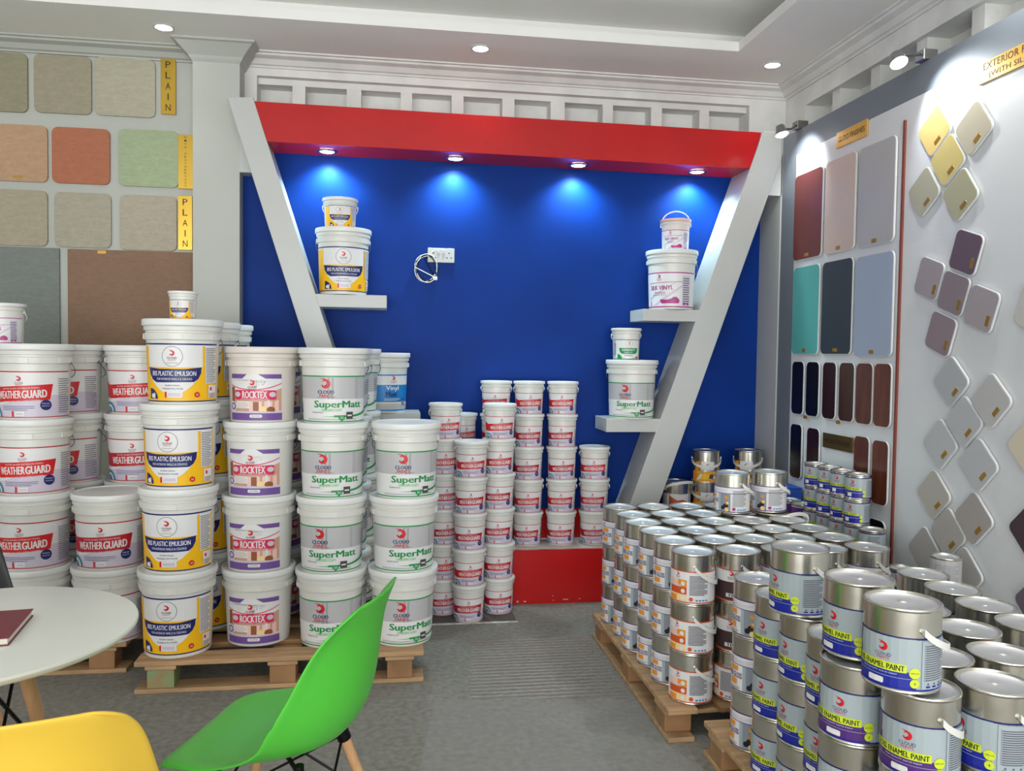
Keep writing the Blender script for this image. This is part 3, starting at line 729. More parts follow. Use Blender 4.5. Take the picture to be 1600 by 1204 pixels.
G1, G2, G3 = R(-54), R(-20), R(-44)
for nm, c, rot, Y, Z, lb in (
    ('g1', (212, 186, 118), G1, 3.097, 2.312, 'gold diamond sample directly under the upper track spotlight'),
    ('g2', (180, 174, 152), G1, 2.867, 2.262, 'greige diamond sample standing alone at the top right of its group'),
    ('g3', (196, 180, 116), G1, 3.010, 2.174, 'deeper gold diamond sample in the middle of the gold group'),
    ('g4', (168, 166, 146), G1, 3.152, 2.075, 'khaki diamond sample at the lower left of the gold group'),
    ('g5', (166, 164, 136), G1, 2.930, 2.023, 'olive khaki diamond sample at the bottom of the gold group'),
    ('m1', (100, 84, 96), G2, 2.886, 1.794, 'darkest mauve sample at the top of the mauve group'),
    ('m2', (156, 148, 152), G2, 3.100, 1.712, 'pale mauve sample at the left of the mauve group'),
    ('m3', (134, 122, 128), G2, 2.950, 1.641, 'mid mauve sample in the centre of the mauve group'),
    ('m4', (160, 152, 156), G2, 2.791, 1.572, 'pale mauve sample at the right of the mauve group'),
    ('m5', (138, 124, 130), G2, 3.017, 1.484, 'mauve sample at the foot of the mauve group'),
    ('l1', (172, 176, 178), G3, 2.947, 1.292, 'cool grey sample at the top left of the pale grey group'),
    ('l2', (186, 186, 184), G3, 2.725, 1.230, 'off-white grey sample at the right of the pale grey group'),
    ('l3', (182, 184, 186), G3, 2.865, 1.140, 'pale grey sample with a coppery tag in the centre of its group'),
    ('l4', (182, 186, 186), G3, 2.998, 1.039, 'pale grey sample at the lower left of the pale grey group'),
    ('l5', (184, 186, 188), G3, 2.779, .985, 'pale grey sample at the bottom right of the pale grey group'),
    ('b1', (178, 174, 164), G3, 3.027, .830, 'light beige sample at the upper left of the lowest group'),
    ('b2', (164, 158, 154), G3, 2.793, .779, 'taupe sample at the right of the lowest group'),
    ('b3', (172, 168, 162), G3, 2.934, .691, 'warm grey sample in the middle of the lowest group'),
    ('b4', (166, 160, 154), G3, 3.074, .587, 'warm grey sample low down behind the tins at the left'),
    ('b5', (176, 172, 166), G3, 2.835, .560, 'pale warm grey sample partly behind the white litre tin'),
    ('c1', (214, 202, 182), G3, 2.530, 1.080, 'cream sample cut by the right edge of the view'),
    ('c2', (70, 54, 62), G3, 2.510, .790, 'dark plum sample cut by the right edge of the view'),
    ('c3', (108, 96, 106), G3, 2.470, .545, 'dusky mauve sample low at the right edge of the view'),
    ('c4', (196, 194, 188), G2, 2.530, 1.561, 'whitish sample just showing at the right edge of the view')):
    slab('colour_sample', face(nm, c, .45), lb, None, Y, Z, .156, .156, rot=rot, rad=.024, tagp=((.052, -.032) if rot == G2 else (.050, -.006)) if nm not in ('b4', 'b5') else None)

# track spotlights clipped on the board's top edge
for i, (hx, hy, hz, by, bz, tgt, lb) in enumerate(((2.045, 3.125, 2.585, 3.20, 2.625, (2.2, 2.99, 2.36), 'chrome arm spotlight on the board top, nearer one'), (2.050, 4.143, 2.560, 4.27, 2.625, (2.2, 4.16, 2.42), 'chrome arm spotlight on the board top, farther one in the corner'))):
    t = thing('arm_spotlight', (2.22, by, 2.627), lb, 'spotlight', 'arm spotlights on the board')
    L = lambda p: Vector(p) - Vector((2.22, by, 2.627))
    bm = boxes((-.035, .03, -.03, .03, 0, .045), bev=.004); obj('clamp', bm, CHROME, t)
    bm = bmesh.new(); tube(bm, [(-.02, 0, .03), L((hx+.08, (hy+by)/2, hz+.05)), L((hx+.02, hy, hz+.03))], .006, 8); obj('arm', bm, CHROME, t, smooth=True)
    d = (Vector(tgt)-Vector((hx, hy, hz))).normalized(); d2 = (d + Vector((-.5, -.5, -.9))).normalized()
    bm = bmesh.new(); lathe(bm, [(0, .05), (.022, .05), (.026, .03), (.036, 0), (.034, 0), (.024, .02), (0, .02)], 20)
    q = d2.to_track_quat('-Z', 'Y').to_matrix().to_4x4()
    for v in bm.verts: v.co = q @ v.co + L((hx, hy, hz))
    obj('lamp_head', bm, CHROME, t, smooth=True)
    bm = bmesh.new(); lathe(bm, [(0, -.012), (.02, -.009), (.033, .002), (.02, .008), (0, .01)], 20)
    for v in bm.verts: v.co = q @ v.co + L((hx, hy, hz))
    obj('lens', bm, LAMPE, t, smooth=True)
    lamp('arm_spot_light', 'SPOT', Vector((hx, hy, hz)) + d2*.02 , tgt, 9, (.92, .96, 1.0), spot_size=R(112), spot_blend=.55, shadow_soft_size=.02)

# ------------------------------------------------------------ left wall sample tiles and plates
YL = YB - .0045
def tile(label, x0, x1, z0, z1, c, rad=.03, th=.014, bs=70, tg=None, ang=0):
    t = thing('texture_sample', ((x0+x1)/2, YL, (z0+z1)/2), label, 'texture sample')
    bm = bmesh.new(); prism(bm, rrect(x1-x0, z1-z0, rad, 5), 'y', -th, 0, bev=.003)
    obj('textured_slab', bm, mat('texture_%d_%d_%d' % c, c, .85, noise=.08, scale=30, bump=.5, bscale=bs, stretch=(1, 1, 2.2)), t)
    if tg: obj('brass_tag', boxes((tg[0]-.022, tg[0]+.022, -th-.002, -th+.001, tg[1]-.008, tg[1]+.008)), GOLDTAG, t)
S1 = (166, 160, 142)
tile('greenish beige textured square, leftmost in the top row', -2.194, -1.912, 2.62, 2.928, (150, 146, 122))
tile('beige textured square, middle of the top row', -1.880, -1.594, 2.626, 2.932, (160, 153, 132))
tile('pale beige square with diagonal combing, beside the top PLAIN plate', -1.578, -1.269, 2.628, 2.936, (176, 172, 152), bs=45)
tile('tan textured square at the left of the second row', -2.115, -1.816, 2.257, 2.555, (186, 152, 122), tg=(.0, -.125))
tile('terracotta textured square in the second row', -1.794, -1.503, 2.258, 2.554, (176, 112, 84))
tile('sage green textured square in the second row', -1.458, -1.150, 2.257, 2.561, (164, 178, 144))
tile('beige textured square at the left of the third row', -2.115, -1.819, 1.918, 2.212, (168, 160, 138))
tile('grey beige textured square, middle of the third row', -1.784, -1.498, 1.918, 2.210, (170, 165, 147))
tile('light beige textured square beside the lower PLAIN plate', -1.453, -1.160, 1.912, 2.210, (176, 168, 150))
tile('large blue-grey textured panel at the far left', -2.30, -1.761, 1.384, 1.910, (124, 130, 126), rad=.006)
tile('large brown textured panel under the third row', -1.719, -1.06, 1.393, 1.908, (138, 110, 90), rad=.006, tg=(-.155, .245))
def vplate(label, x0, x1, z0, z1, s, hs=.5):
    t = thing('sign_plate', ((x0+x1)/2, YL, (z0+z1)/2), label, 'sign'); w_, h_ = x1-x0, z1-z0
    pt = obj('plate', boxes((-w_/2, w_/2, -.019, 0, -h_/2, h_/2), bev=.001), GOLD, t)
    bm = bmesh.new(); n = len(s)
    for i, ch in enumerate(s):
        if ch == ' ': continue
        wd = w_*(.34 if ch not in 'I' else .07) if n < 8 else w_*.14
        flat_text(bm, ch, 0, h_*(.5-(i+.5)/n)*.96, wd, h_/n*hs, lambda u, v: (u, -.0198, v), bold=.01)
    obj('lettering', bm, DARKTXT, pt)
vplate('upper upright brass plate reading PLAIN by the top row', -1.239, -1.163, 2.651, 2.950, 'PLAIN', .58)
vplate('upright brass plate with tiny lettering beside the sage green square', -1.150, -1.073, 2.253, 2.545, 'MICA WEATHERCOAT', .5)
vplate('lower upright brass plate reading PLAIN under the tiny-lettered plate', -1.151, -1.077, 1.921, 2.215, 'PLAIN', .58)

# ------------------------------------------------------------ socket and coiled cable on the blue wall
t = thing('wall_socket', (.2825, 4.6995, 1.931), 'white double wall socket on the blue wall', 'socket')
sp = obj('plate', boxes((-.076, .076, -.012, 0, -.041, .041), bev=.003), FRAMEW, t)
for x in (-.013, .013): obj('switch', boxes((x-.008, x+.008, -.017, -.011, .010, .030), bev=.001), FRAMEW, sp)
bm = bmesh.new()
for cx in (-.045, .045):
    for dx, dz in ((0, .012), (-.012, -.014), (.012, -.014)): box(bm, cx+dx-.003, cx+dx+.003, -.0126, -.0118, dz-.0035, dz+.0035)
obj('pin_hole', bm, BLACKM, sp)
t = thing('coiled_cable', (.20, 4.6995, 1.875), 'thin black and white cable coiled against the blue wall below the socket', 'cable')
for nm, m, r0, ph in (('black_cable', BLACKM, .062, 0), ('white_cable', STRAP, .066, 1.2)):
    bm = bmesh.new(); pts = []
    for i in range(61):
        a = ph + i/60*2*PI*2.3; rr = r0*(1+.10*math.sin(a*1.7+ph)); pts.append((rr*math.cos(a)*.95, -.006-.010*abs(math.sin(a*.7)), -.02+rr*1.12*math.sin(a)))
    pts.append((.05, -.008, -.07)); tube(bm, pts, .0028, 6); obj(nm, bm, m, t, smooth=True)
obj('plug', boxes((.038, .062, -.022, -.004, -.086, -.066), bev=.003), STRAP, t)
bm = bmesh.new(); tube(bm, [(.02, -.008, .05), (.035, -.012, .075), (.05, -.014, .085)], .0028, 6); obj('cable_lead', bm, STRAP, t, smooth=True)

# ------------------------------------------------------------ pallets
def pallet(label, x0, x1, y0, y1, top, along='x', green=False, nb=5):
    t = thing('wooden_pallet', ((x0+x1)/2, (y0+y1)/2, 0), label, 'pallet', None)
    LX, LY = (x1-x0, y1-y0) if along == 'x' else (y1-y0, x1-x0)
    def B(nm, a0, a1, b0, b1, z0, z1, m):
        bm = bmesh.new(); box(bm, -LX/2+a0, -LX/2+a1, -LY/2+b0, -LY/2+b1, z0, z1, bev=.003)
        if along != 'x':
            for v in bm.verts: v.co = Vector((-v.co.y, v.co.x, v.co.z))
        return obj(nm, bm, m, t)
    bw = .11; gap = (LY-nb*bw)/(nb-1)
    for i in range(nb): B('deck_board', 0, LX, i*(bw+gap), i*(bw+gap)+bw, top-.020, top, WOOD if i % 2 == 0 else WOOD2)
    for i in range(3):
        a = (.04, LX/2-.06, LX-.16)[i]
        B('stringer_board', a, a+.12, 0, LY, top-.036, top-.0205, WOOD)
        for j in range(3):
            b = (.004, LY/2-.05, LY-.104)[j]
            B('block', a+.008, a+.112, b, b+.10, .0185, top-.0365, GREENB if green and i == 0 and j == 0 else WOOD2)
    for j in range(3):
        b = (0, LY/2-.05, LY-.10)[j]; B('bottom_board', 0, LX, b, b+.10, 0, .018, WOOD)
    return t
GREENB = mat('green_stained_block', (140, 134, 98), .8, noise=.25, scale=16)
g = MATS['green_stained_block'].node_tree
for n in g.nodes:
    if n.type == 'VALTORGB': n.color_ramp.elements[0].color = (*lin((168, 118, 84)), 1); n.color_ramp.elements[1].color = (*lin((120, 160, 110)), 1)
pallet('wooden pallet carrying the front row of large pails in the middle', -1.00, .150, 3.40, 4.50, .13, 'x', True, 6)
pallet('wooden pallet under the large pails at the left behind the table', -2.30, -1.10, 3.64, 4.58, .13, 'x')
pallet('wooden pallet under the far block of silver tins', .99, 1.885, 2.75, 3.86, .12, 'y')
pallet('wooden pallet under the near block of enamel tins', 1.085, 1.885, 1.46, 2.66, .12, 'y')

# ------------------------------------------------------------ large pails
BP = 'bucket'
K_weather = Kind(lambda: pail('paint_bucket', .319, .156, art_weather))
K_weather_warm = Kind(lambda: pail('paint_bucket', .319, .156, lambda: art_weather(True), bodym=PAIL))
K_iris = Kind(lambda: pail('paint_bucket', .346, .158, art_iris))
K_rock = Kind(lambda: pail('paint_bucket', .319, .157, art_rock))
K_rock_warm = Kind(lambda: pail('paint_bucket', .319, .157, art_rock, bodym=PAILW, lidm=PAILW))
K_super = Kind(lambda: pail('paint_bucket', .319, .151, art_super))
K_silk = Kind(lambda: pail('paint_bucket', .319, .156, art_silk))
lv4 = {4: ['bottom one', 'third one down', 'second one down', 'top one'], 3: ['bottom one', 'middle one', 'top one'], 2: ['lower one', 'upper one'], 5: ['bottom one', 'fourth one down', 'third one down', 'second one down', 'top one'], 6: ['bottom one', 'fifth one down', 'fourth one down', 'third one down', 'second one down', 'top one']}
def stack(K, xs, y, z0, pitch, rz, desc, group, jit=3):
    n = len(xs)
    for i, x in enumerate(xs):
        kk = K[i] if isinstance(K, list) else K
        kk.put(x, y, z0 + i*pitch, rz + random.uniform(-jit, jit) if i else rz, '%s, %s' % (desc, lv4[n][i]), BP, group)
P1 = .1305
stack(K_iris, [-.868, -.864, -.858, -.846], 3.555, P1, .341, -5, 'big yellow-labelled bucket in the front stack left of the magenta ones', 'big yellow and navy labelled buckets')
stack(K_iris, [-.832]*4, 3.877, P1, .341, -5, 'big yellow-labelled bucket in the second stack back', 'big yellow and navy labelled buckets')
stack(K_iris, [-.828]*4, 4.196, P1, .341, -5, 'big yellow-labelled bucket in the rearmost yellow stack', 'big yellow and navy labelled buckets')
stack([K_rock, K_rock, K_rock, K_rock_warm], [-.558, -.556, -.552, -.545], 3.66, P1, .3145, -3, 'big bucket with magenta and purple label in the front stack', 'big magenta and purple labelled buckets')
stack(K_rock, [-.546]*4, 4.035, P1, .3145, 22, 'big bucket with magenta and purple label in the stack behind', 'big magenta and purple labelled buckets')
stack(K_super, [-.246, -.244, -.241, -.238], 3.60, P1, .3145, 0, 'big green and silver labelled bucket in the four-high front stack', 'big green and silver labelled buckets', 5)
stack(K_super, [-.232]*4, 3.91, P1, .3145, -8, 'big green and silver labelled bucket in the second stack from the front', 'big green and silver labelled buckets')
stack(K_super, [-.195]*4, 4.218, P1, .3145, -8, 'big green and silver labelled bucket in the rearmost green stack', 'big green and silver labelled buckets')
stack(K_super, [.064, .066, .073], 3.585, P1, .3145, 12, 'big green and silver labelled bucket in the three-high right stack', 'big green and silver labelled buckets', 4)
stack(K_weather, [-1.512, -1.510, -1.507, -1.503], 3.765, P1, .3145, 0, 'big red-banner bucket in the four-high front stack at the left', 'big red-banner buckets', 5)
stack([K_weather, K_weather_warm], [-1.194, -1.192], 3.745, P1, .3145, 0, 'big red-banner bucket in the two-high stack behind the table', 'big red-banner buckets')
stack([K_weather, K_weather, K_weather_warm, K_weather], [-1.168, -1.166, -1.166, -1.166], 4.08, P1, .3145, 2, 'big red-banner bucket in the rear stack next to the yellow ones', 'big red-banner buckets')
stack(K_weather, [-1.482]*4, 4.085, P1, .3145, -14, 'big red-banner bucket in the rear stack behind the four-high one', 'big red-banner buckets')
stack(K_silk, [-1.80]*4, 4.085, P1, .3145, -6, 'big purple labelled bucket at the far left edge', 'big purple labelled buckets')

# shelf displays
K1 = Kind(lambda: pail('paint_bucket', .352, .150, art_iris)); K1.put(-.254, 4.545, 1.681, 3.5, 'big yellow and navy labelled bucket on the upper left shelf', BP)
K2 = Kind(lambda: pail('paint_bucket', .168, .096, art_iris, art_k=.50, big=False)); K2.put(-.272, 4.545, 1.681+.3475, 2, 'small yellow and navy labelled bucket on the big one, upper left shelf', BP)
K3 = Kind(lambda: pail('paint_bucket', .335, .149, art_silk)); K3.put(1.596, 4.545, 1.641, -33, 'big purple labelled bucket on the upper right shelf', BP)
K4 = Kind(lambda: pail('paint_bucket', .184, .088, art_silk, art_k=.58, big=False, lidm=PEACH, bodym=PAILW, bail='up')); K4.put(1.615, 4.545, 1.641+.3305, -24, 'small pink-lidded bucket with its handle raised, upper right shelf', BP)
K5 = Kind(lambda: pail('paint_bucket', .330, .150, art_super)); K5.put(1.372, 4.545, 1.0225, -17, 'big green and silver labelled bucket on the lower right shelf', BP)
K6 = Kind(lambda: pail('paint_bucket', .184, .087, art_green4, art_k=.58, big=False, lidm=LID)); K6.put(1.335, 4.545, 1.0225+.3255, -10, 'small green-banner bucket on the big one, lower right shelf', BP)
K7 = Kind(lambda: pail('paint_bucket', .322, .150, art_vinyl)); K7.put(-.040, 4.545, 1.0525, 14, 'big bright blue labelled bucket on the lower left shelf', BP)
K8 = Kind(lambda: pail('paint_bucket', .118, .059, art_iris, art_k=.335, big=False, bail=None)); K8.put(-.838, 3.52, P1 + 4*.341 + .0005, -8, 'tiny yellow and navy labelled bucket on top of the front yellow stack', BP)
K9 = Kind(lambda: pail('paint_bucket', .186, .0915, art_silk, art_k=.58, big=False)); K9.put(-1.745, 4.05, P1 + 4*.3145 + .0005, 0, 'small purple labelled bucket standing on the far left stack', BP)

# ------------------------------------------------------------ small red-banner pails
K_small = Kind(lambda: pail('small_paint_bucket', .187, .0895, art_weather, art_k=.60, big=False))
K_small_d = Kind(lambda: pail('small_paint_bucket', .187, .0895, lambda: art_weather(True), art_k=.60, big=False, bodym=PAIL, bail=None))
SG = 'small red-banner buckets'
def sstack(xs, y, z0, rz, desc, pitch=.1842):
    for i, x in enumerate(xs):
        (K_small if (i == len(xs)-1 or i % 3 == 1) else K_small_d).put(x, y + random.uniform(-.003, .003), z0 + i*pitch, rz + random.uniform(-7, 7), '%s, %s' % (desc, lv4[len(xs)][i]), BP, SG)
sstack([.412, .412, .414, .416, .418], 4.180, .0065, -5, 'small red-banner bucket in the nearest floor stack')
sstack([.582, .580, .578, .578, .576, .578], 4.300, .0065, -5, 'small red-banner bucket in the floor stack touching the red plinth')
sstack([.286, .286, .288, .290, .290, .292], 4.312, .0065, 6, 'small red-banner bucket in the floor stack behind the green buckets')
sstack([.593]*5, 4.575, .301, -6, 'small red-banner bucket, first plinth stack behind the floor stacks')
sstack([.780, .780, .779, .779, .779], 4.56, .301, -8, 'small red-banner bucket, second plinth stack from the left')
sstack([.974, .974, .973, .972, .973], 4.56, .301, -12, 'small red-banner bucket, tall plinth stack left of the leaning post')
sstack([1.168, 1.166, 1.164], 4.56, .301, -14, 'small red-banner bucket, short plinth stack beside the leaning post')
sstack([.402]*4, 4.60, .301, 10, 'small red-banner bucket, plinth stack mostly hidden at the left')

# ------------------------------------------------------------ tins
TI = 'paint can'
RT, HT = .081, .182
T_gloss = Kind(lambda: tin('paint_tin', RT, HT, art_gloss))
T_gloss_s = Kind(lambda: tin('paint_tin', RT, HT, art_gloss, strap=(92, 1, .055)))
T_gloss_g = Kind(lambda: tin('paint_tin', RT, HT, art_gloss, strap=(92, 1, .055), bulge=.0005))
T_gloss_u = Kind(lambda: tin('paint_tin', RT, HT, art_gloss, strap=(70, 1, -.062), bulge=.001))
T_var = Kind(lambda: tin('paint_tin', RT, HT, art_varnish, strap=(13, 1, .062), bulge=.004))
T_varn = Kind(lambda: tin('paint_tin', RT, HT, art_varnish))
T_brownn = Kind(lambda: tin('paint_tin', RT, HT, art_brown))
T_brown = Kind(lambda: tin('paint_tin', RT, HT, art_brown, strap=(28, 1, .05), bulge=.0015))
T_en = Kind(lambda: tin('enamel_tin', RT, HT, art_enamel))
T_enp = Kind(lambda: tin('enamel_tin', RT, HT, lambda: art_enamel(1)))
T_en58 = Kind(lambda: tin('enamel_tin', RT, HT, art_enamel, strap=(58, 1, .05)))
T_en86 = Kind(lambda: tin('enamel_tin', RT, HT, art_enamel, strap=(86, 1, .05)))
T_en86g = Kind(lambda: tin('enamel_tin', RT, HT, art_enamel, strap=(86, 1, .05), bulge=.0005))
T_enp_s = Kind(lambda: tin('enamel_tin', RT, HT, lambda: art_enamel(1), strap=(48, 1, .05), bulge=.001))
face_cam = lambda x, y: -math.degrees(math.atan2(x, y))
lev = ['bottom tin', 'middle tin', 'top tin']
rowsR = {'f': (2.858, [1.110, 1.285, 1.460, 1.630, 1.801]), 'e': (3.030, [1.099, 1.264, 1.430, 1.596, 1.762]), 'd': (3.202, [1.094, 1.258, 1.422, 1.588, 1.754]), 'c': (3.374, [1.081, 1.246, 1.411, 1.577, 1.745]), 'b': (3.546, [1.088, 1.253, 1.419, 1.586, 1.752]), 'a': (3.725, [1.080, 1.243, 1.409, 1.576])}
rown = {'f': 'front', 'e': 'second', 'd': 'third', 'c': 'fourth', 'b': 'fifth', 'a': 'rear'}
coln = ['first', 'second', 'third', 'fourth', 'fifth']
for rk, (y, xs) in rowsR.items():
    for j, x in enumerate(xs):
        for l in range(3):
            K = T_gloss; off = -43 + random.uniform(-6, 6); nm = 'purple-banded'; g = 'purple-banded tins on the far pallet'
            if rk == 'f' and j == 0: K = T_var; off = -5 + random.uniform(-4, 4); nm = 'orange-labelled'; g = 'orange-labelled tins'
            elif rk == 'f' and j == 1 and l > 0: K = T_brown if l == 2 else T_brownn; off = -16; nm = 'dark brown labelled'; g = 'dark brown labelled tins'
            elif rk == 'f' and j == 1: K = T_varn; off = -40; nm = 'orange-labelled'; g = 'orange-labelled tins'
            elif rk == 'f' and j >= 3 and l == 2: K = T_gloss_g; off = -60
            elif rk == 'c' and j == 4 and l == 2: K = T_gloss_u; off = -30
            K.put(x + random.uniform(-.0006, .0006), y + random.uniform(-.001, .001), .1205 + l*HT, face_cam(x, y) + off, '%s tin, %s, %s row and %s column, far pallet' % (nm, lev[l], rown[rk], coln[j]), TI, g)
T_gloss_s.put(1.570, 3.575, .1205 + 3*HT, face_cam(1.57, 3.575) - 60, 'left one of two purple-banded tins standing on the far block', TI)
T_gloss_s.put(1.757, 3.590, .1205 + 3*HT, face_cam(1.757, 3.59) - 62, 'right one of two purple-banded tins standing on the far block', TI)
# near pallet
near = [('G', 1.188, 2.480, T_gloss, -50), ('N1', 1.180, 2.305, T_en, -42), ('N2', 1.173, 2.128, T_en, -52), ('N3', 1.160, 1.952, T_en, -42), ('N4', 1.108, 1.790, T_enp, -24), ('N5', 1.158, 1.618, T_enp_s, -12),
        ('N6', 1.338, 1.618, T_en86g, -52), ('B', 1.318, 1.785, T_en, -50), ('', 1.328, 1.955, T_en, -50), ('', 1.338, 2.128, T_en, -50), ('', 1.347, 2.305, T_en, -50), ('', 1.356, 2.480, T_en, -50),
        ('A', 1.490, 1.778, T_en86g, -70), ('U', 1.530, 1.955, T_en, -60), ('V', 1.509, 2.125, T_en, -60), ('T', 1.728, 1.976, T_en, -20), ('S', 1.733, 2.143, T_en86g, -34), ('P', 1.751, 2.310, T_en, -50), ('Q', 1.768, 2.478, T_en, -60)]
rdesc = {0: 'left edge column, ', 1: 'second column, ', 2: 'third column, ', 3: 'column nearest the board, '}
def ndesc(x, y):
    c = 0 if x < 1.25 else 1 if x < 1.42 else 2 if x < 1.6 else 3
    r = ['nearest', 'second nearest', 'third nearest', 'fourth nearest', 'fifth nearest', 'rearmost'][min(5, max(0, round((y-1.618)/.172)))]
    return rdesc[c] + r
for nme, x, y, K, off in near:
    for l in range(3):
        nm = 'purple-banded tin' if nme == 'G' else 'violet enamel tin' if K in (T_enp, T_enp_s) else 'blue enamel tin'
        kk = K if l == 2 else {T_en86g: T_en, T_enp_s: T_enp}.get(K, K)
        kk.put(x, y, .1205 + l*HT, face_cam(x, y) + off + random.uniform(-5, 5), '%s with lime stripe, %s, %s, near pallet' % (nm, lev[l], ndesc(x, y)) if nme != 'G' else 'purple-banded tin, %s, rear left corner of the near pallet' % lev[l], TI, 'enamel tins on the near pallet' if nme != 'G' else 'purple-banded tins on the near pallet')
Z4 = .1205 + 3*HT + .0005
T_en86.put(1.150, 2.150, Z4, face_cam(1.15, 2.15) - 53, 'farthest of three blue enamel tins perched on the near block', TI)
T_en86.put(1.135, 1.830, Z4, face_cam(1.135, 1.83) - 43, 'middle of three blue enamel tins perched on the near block', TI)
T_en58.put(1.126, 1.645, Z4, face_cam(1.126, 1.645) - 26, 'nearest of three blue enamel tins perched on the near block', TI)
# tins at the back on the plinth
T_road = Kind(lambda: tin('paint_tin', RT, .178, art_roadmark, strap=(-88, 1, .045), bulge=.0005))
T_wood = Kind(lambda: tin('paint_tin', RT, .178, art_wood, strap=(-60, 1, -.05)))
for x, n, w_ in ((1.825, 3, 'left'), (2.082, 3, 'right')):
    for l in range(n): T_road.put(x, 4.53, .301 + l*.178, face_cam(x, 4.53) + (2 if w_ == 'left' else -12), 'yellow-labelled tin on the plinth, %s of the %s rear stack' % (lev[l].split()[0], w_), TI, 'yellow-labelled tins at the back')
for l in range(2): T_wood.put(1.650, 4.53, .301 + l*.178, face_cam(1.635, 4.53) + 4, 'silver and rust labelled tin beside the leaning post, %s one' % ('lower', 'upper')[l], TI, 'rust-labelled tins at the back')
# litre tins along the board
LR, LH = .0565, .1120
T_s = Kind(lambda: tin('litre_tin', LR, LH, art_small, lever=True))
T_sd = Kind(lambda: tin('litre_tin', LR, LH, art_dark, lever=True))
T_sp = Kind(lambda: tin('litre_tin', LR, LH, art_plain, lever=True))
T_se = Kind(lambda: tin('litre_tin', LR, LH, lambda: art_small(), lever=True))
l5 = ['bottom', 'fourth down', 'third down', 'second down', 'top']
for j, (y, n) in enumerate(((3.768, 5), (3.646, 5), (3.525, 5), (3.404, 5))):
    for l in range(n):
        T_s.put(2.09 + .004*((j+l) % 2), y, .301 + l*LH, face_cam(2.09, y) - 22 + random.uniform(-8, 8) - (18 if l == 3 and j % 2 == 0 else 0), 'litre enamel tin by the board, %s in the %s stack from the corner' % (l5[l], coln[j]), TI, 'litre enamel tins stacked by the board')
for l in range(3): T_s.put(2.09, 3.283, .301 + l*LH, face_cam(2.09, 3.283) - 70, 'litre enamel tin, %s of the short stack nearest the divider' % ('bottom', 'middle', 'top')[l], TI, 'litre enamel tins stacked by the board')
for j, (x, y) in enumerate(((2.085, 4.02), (2.09, 3.893))):
    for l in range(3): T_sd.put(x, y, .301 + l*LH, face_cam(x, y) - 10, 'dark purple litre tin, %s of the %s purple stack' % (('bottom', 'middle', 'top')[l], ('farther', 'nearer')[j]), TI, 'dark purple litre tins')
for l in range(3): T_sp.put(2.09, 2.80, .301 + l*LH, face_cam(2.09, 2.8), 'plain silver litre tin by the board, %s of its stack' % ('bottom', 'middle', 'top')[l], TI, 'plain silver litre tins')
for l in range(2): T_se.put(2.09, 3.06, .301 + l*LH, face_cam(2.09, 3.06) - 12, 'litre enamel tin, %s of the pair behind the purple-banded tin' % ('lower', 'upper')[l], TI, 'litre enamel tins stacked by the board')
t = thing('blue_box', (2.12, 4.21, .301), 'plain bright blue box standing in the corner against the board', 'box')
obj('carton', boxes((-.05, .07, -.12, .12, 0, .375), bev=.004), mat('blue_card', (30, 84, 180), .6), t)
obj('lid_flap', boxes((-.052, .072, -.122, .122, .375, .381), bev=.001), mat('blue_card'  , (30, 84, 180), .6), t)

# ------------------------------------------------------------ floor coverings
tag(obj('floor_mat', boxes((-.02, .655, 4.125, 4.40, .0005, .006), bev=.001), mat('dark_mat', (92, 88, 84), .8, noise=.1, scale=12)), 'dark flat board under the small red-banner stacks on the floor', 'mat')
tag(obj('floor_tape', boxes((.14, .660, 4.108, 4.124, .0005, .003)), mat('white_tape', (206, 206, 200), .6, noise=.35, scale=30)), 'broken white strip on the floor in front of the small stacks', 'tape')
def film(name, pts, ribs, label, tint):
    m = bpy.data.materials.new(name); m.use_nodes = True; nt = m.node_tree; b = nt.nodes['Principled BSDF']
    b.inputs['Base Color'].default_value = (*lin(tint), 1); b.inputs['Roughness'].default_value = .32; b.inputs['Alpha'].default_value = .17; b.inputs['Specular IOR Level'].default_value = .7
    tc = nt.nodes.new('ShaderNodeTexCoord'); bp = nt.nodes.new('ShaderNodeBump'); bp.inputs['Distance'].default_value = .02
    if ribs:
        t_ = nt.nodes.new('ShaderNodeTexWave'); t_.inputs['Scale'].default_value = 9; t_.bands_direction = 'Y'; t_.inputs['Distortion'].default_value = .6; bp.inputs['Strength'].default_value = .35
    else:
        t_ = nt.nodes.new('ShaderNodeTexNoise'); t_.inputs['Scale'].default_value = 3.2; t_.inputs['Detail'].default_value = 2; bp.inputs['Strength'].default_value = .6
    nt.links.new(tc.outputs['Object'], t_.inputs['Vector']); nt.links.new(t_.outputs[0], bp.inputs['Height']); nt.links.new(bp.outputs[0], b.inputs['Normal'])
    bm = bmesh.new(); prism(bm, pts, 'z', .0008 if ribs else .0004, .0022 if ribs else .0012)
    return tag(obj(name, bm, m), label, 'plastic sheet')
film('ribbed_plastic_sheet', [(.393, 3.87), (.975, 3.875), (.978, 3.14), (.33, 3.20)], True, 'clear ribbed plastic sheet lying on the carpet between the pallets', (186, 176, 168))
film('smooth_plastic_sheet', [(.19, 3.22), (.33, 3.195), (.985, 3.13), (.985, 2.73), (1.07, 2.5), (1.07, 1.2), (-.6, 1.2), (.10, 2.62)], False, 'large smooth plastic film on the carpet in the foreground', (190, 188, 184))

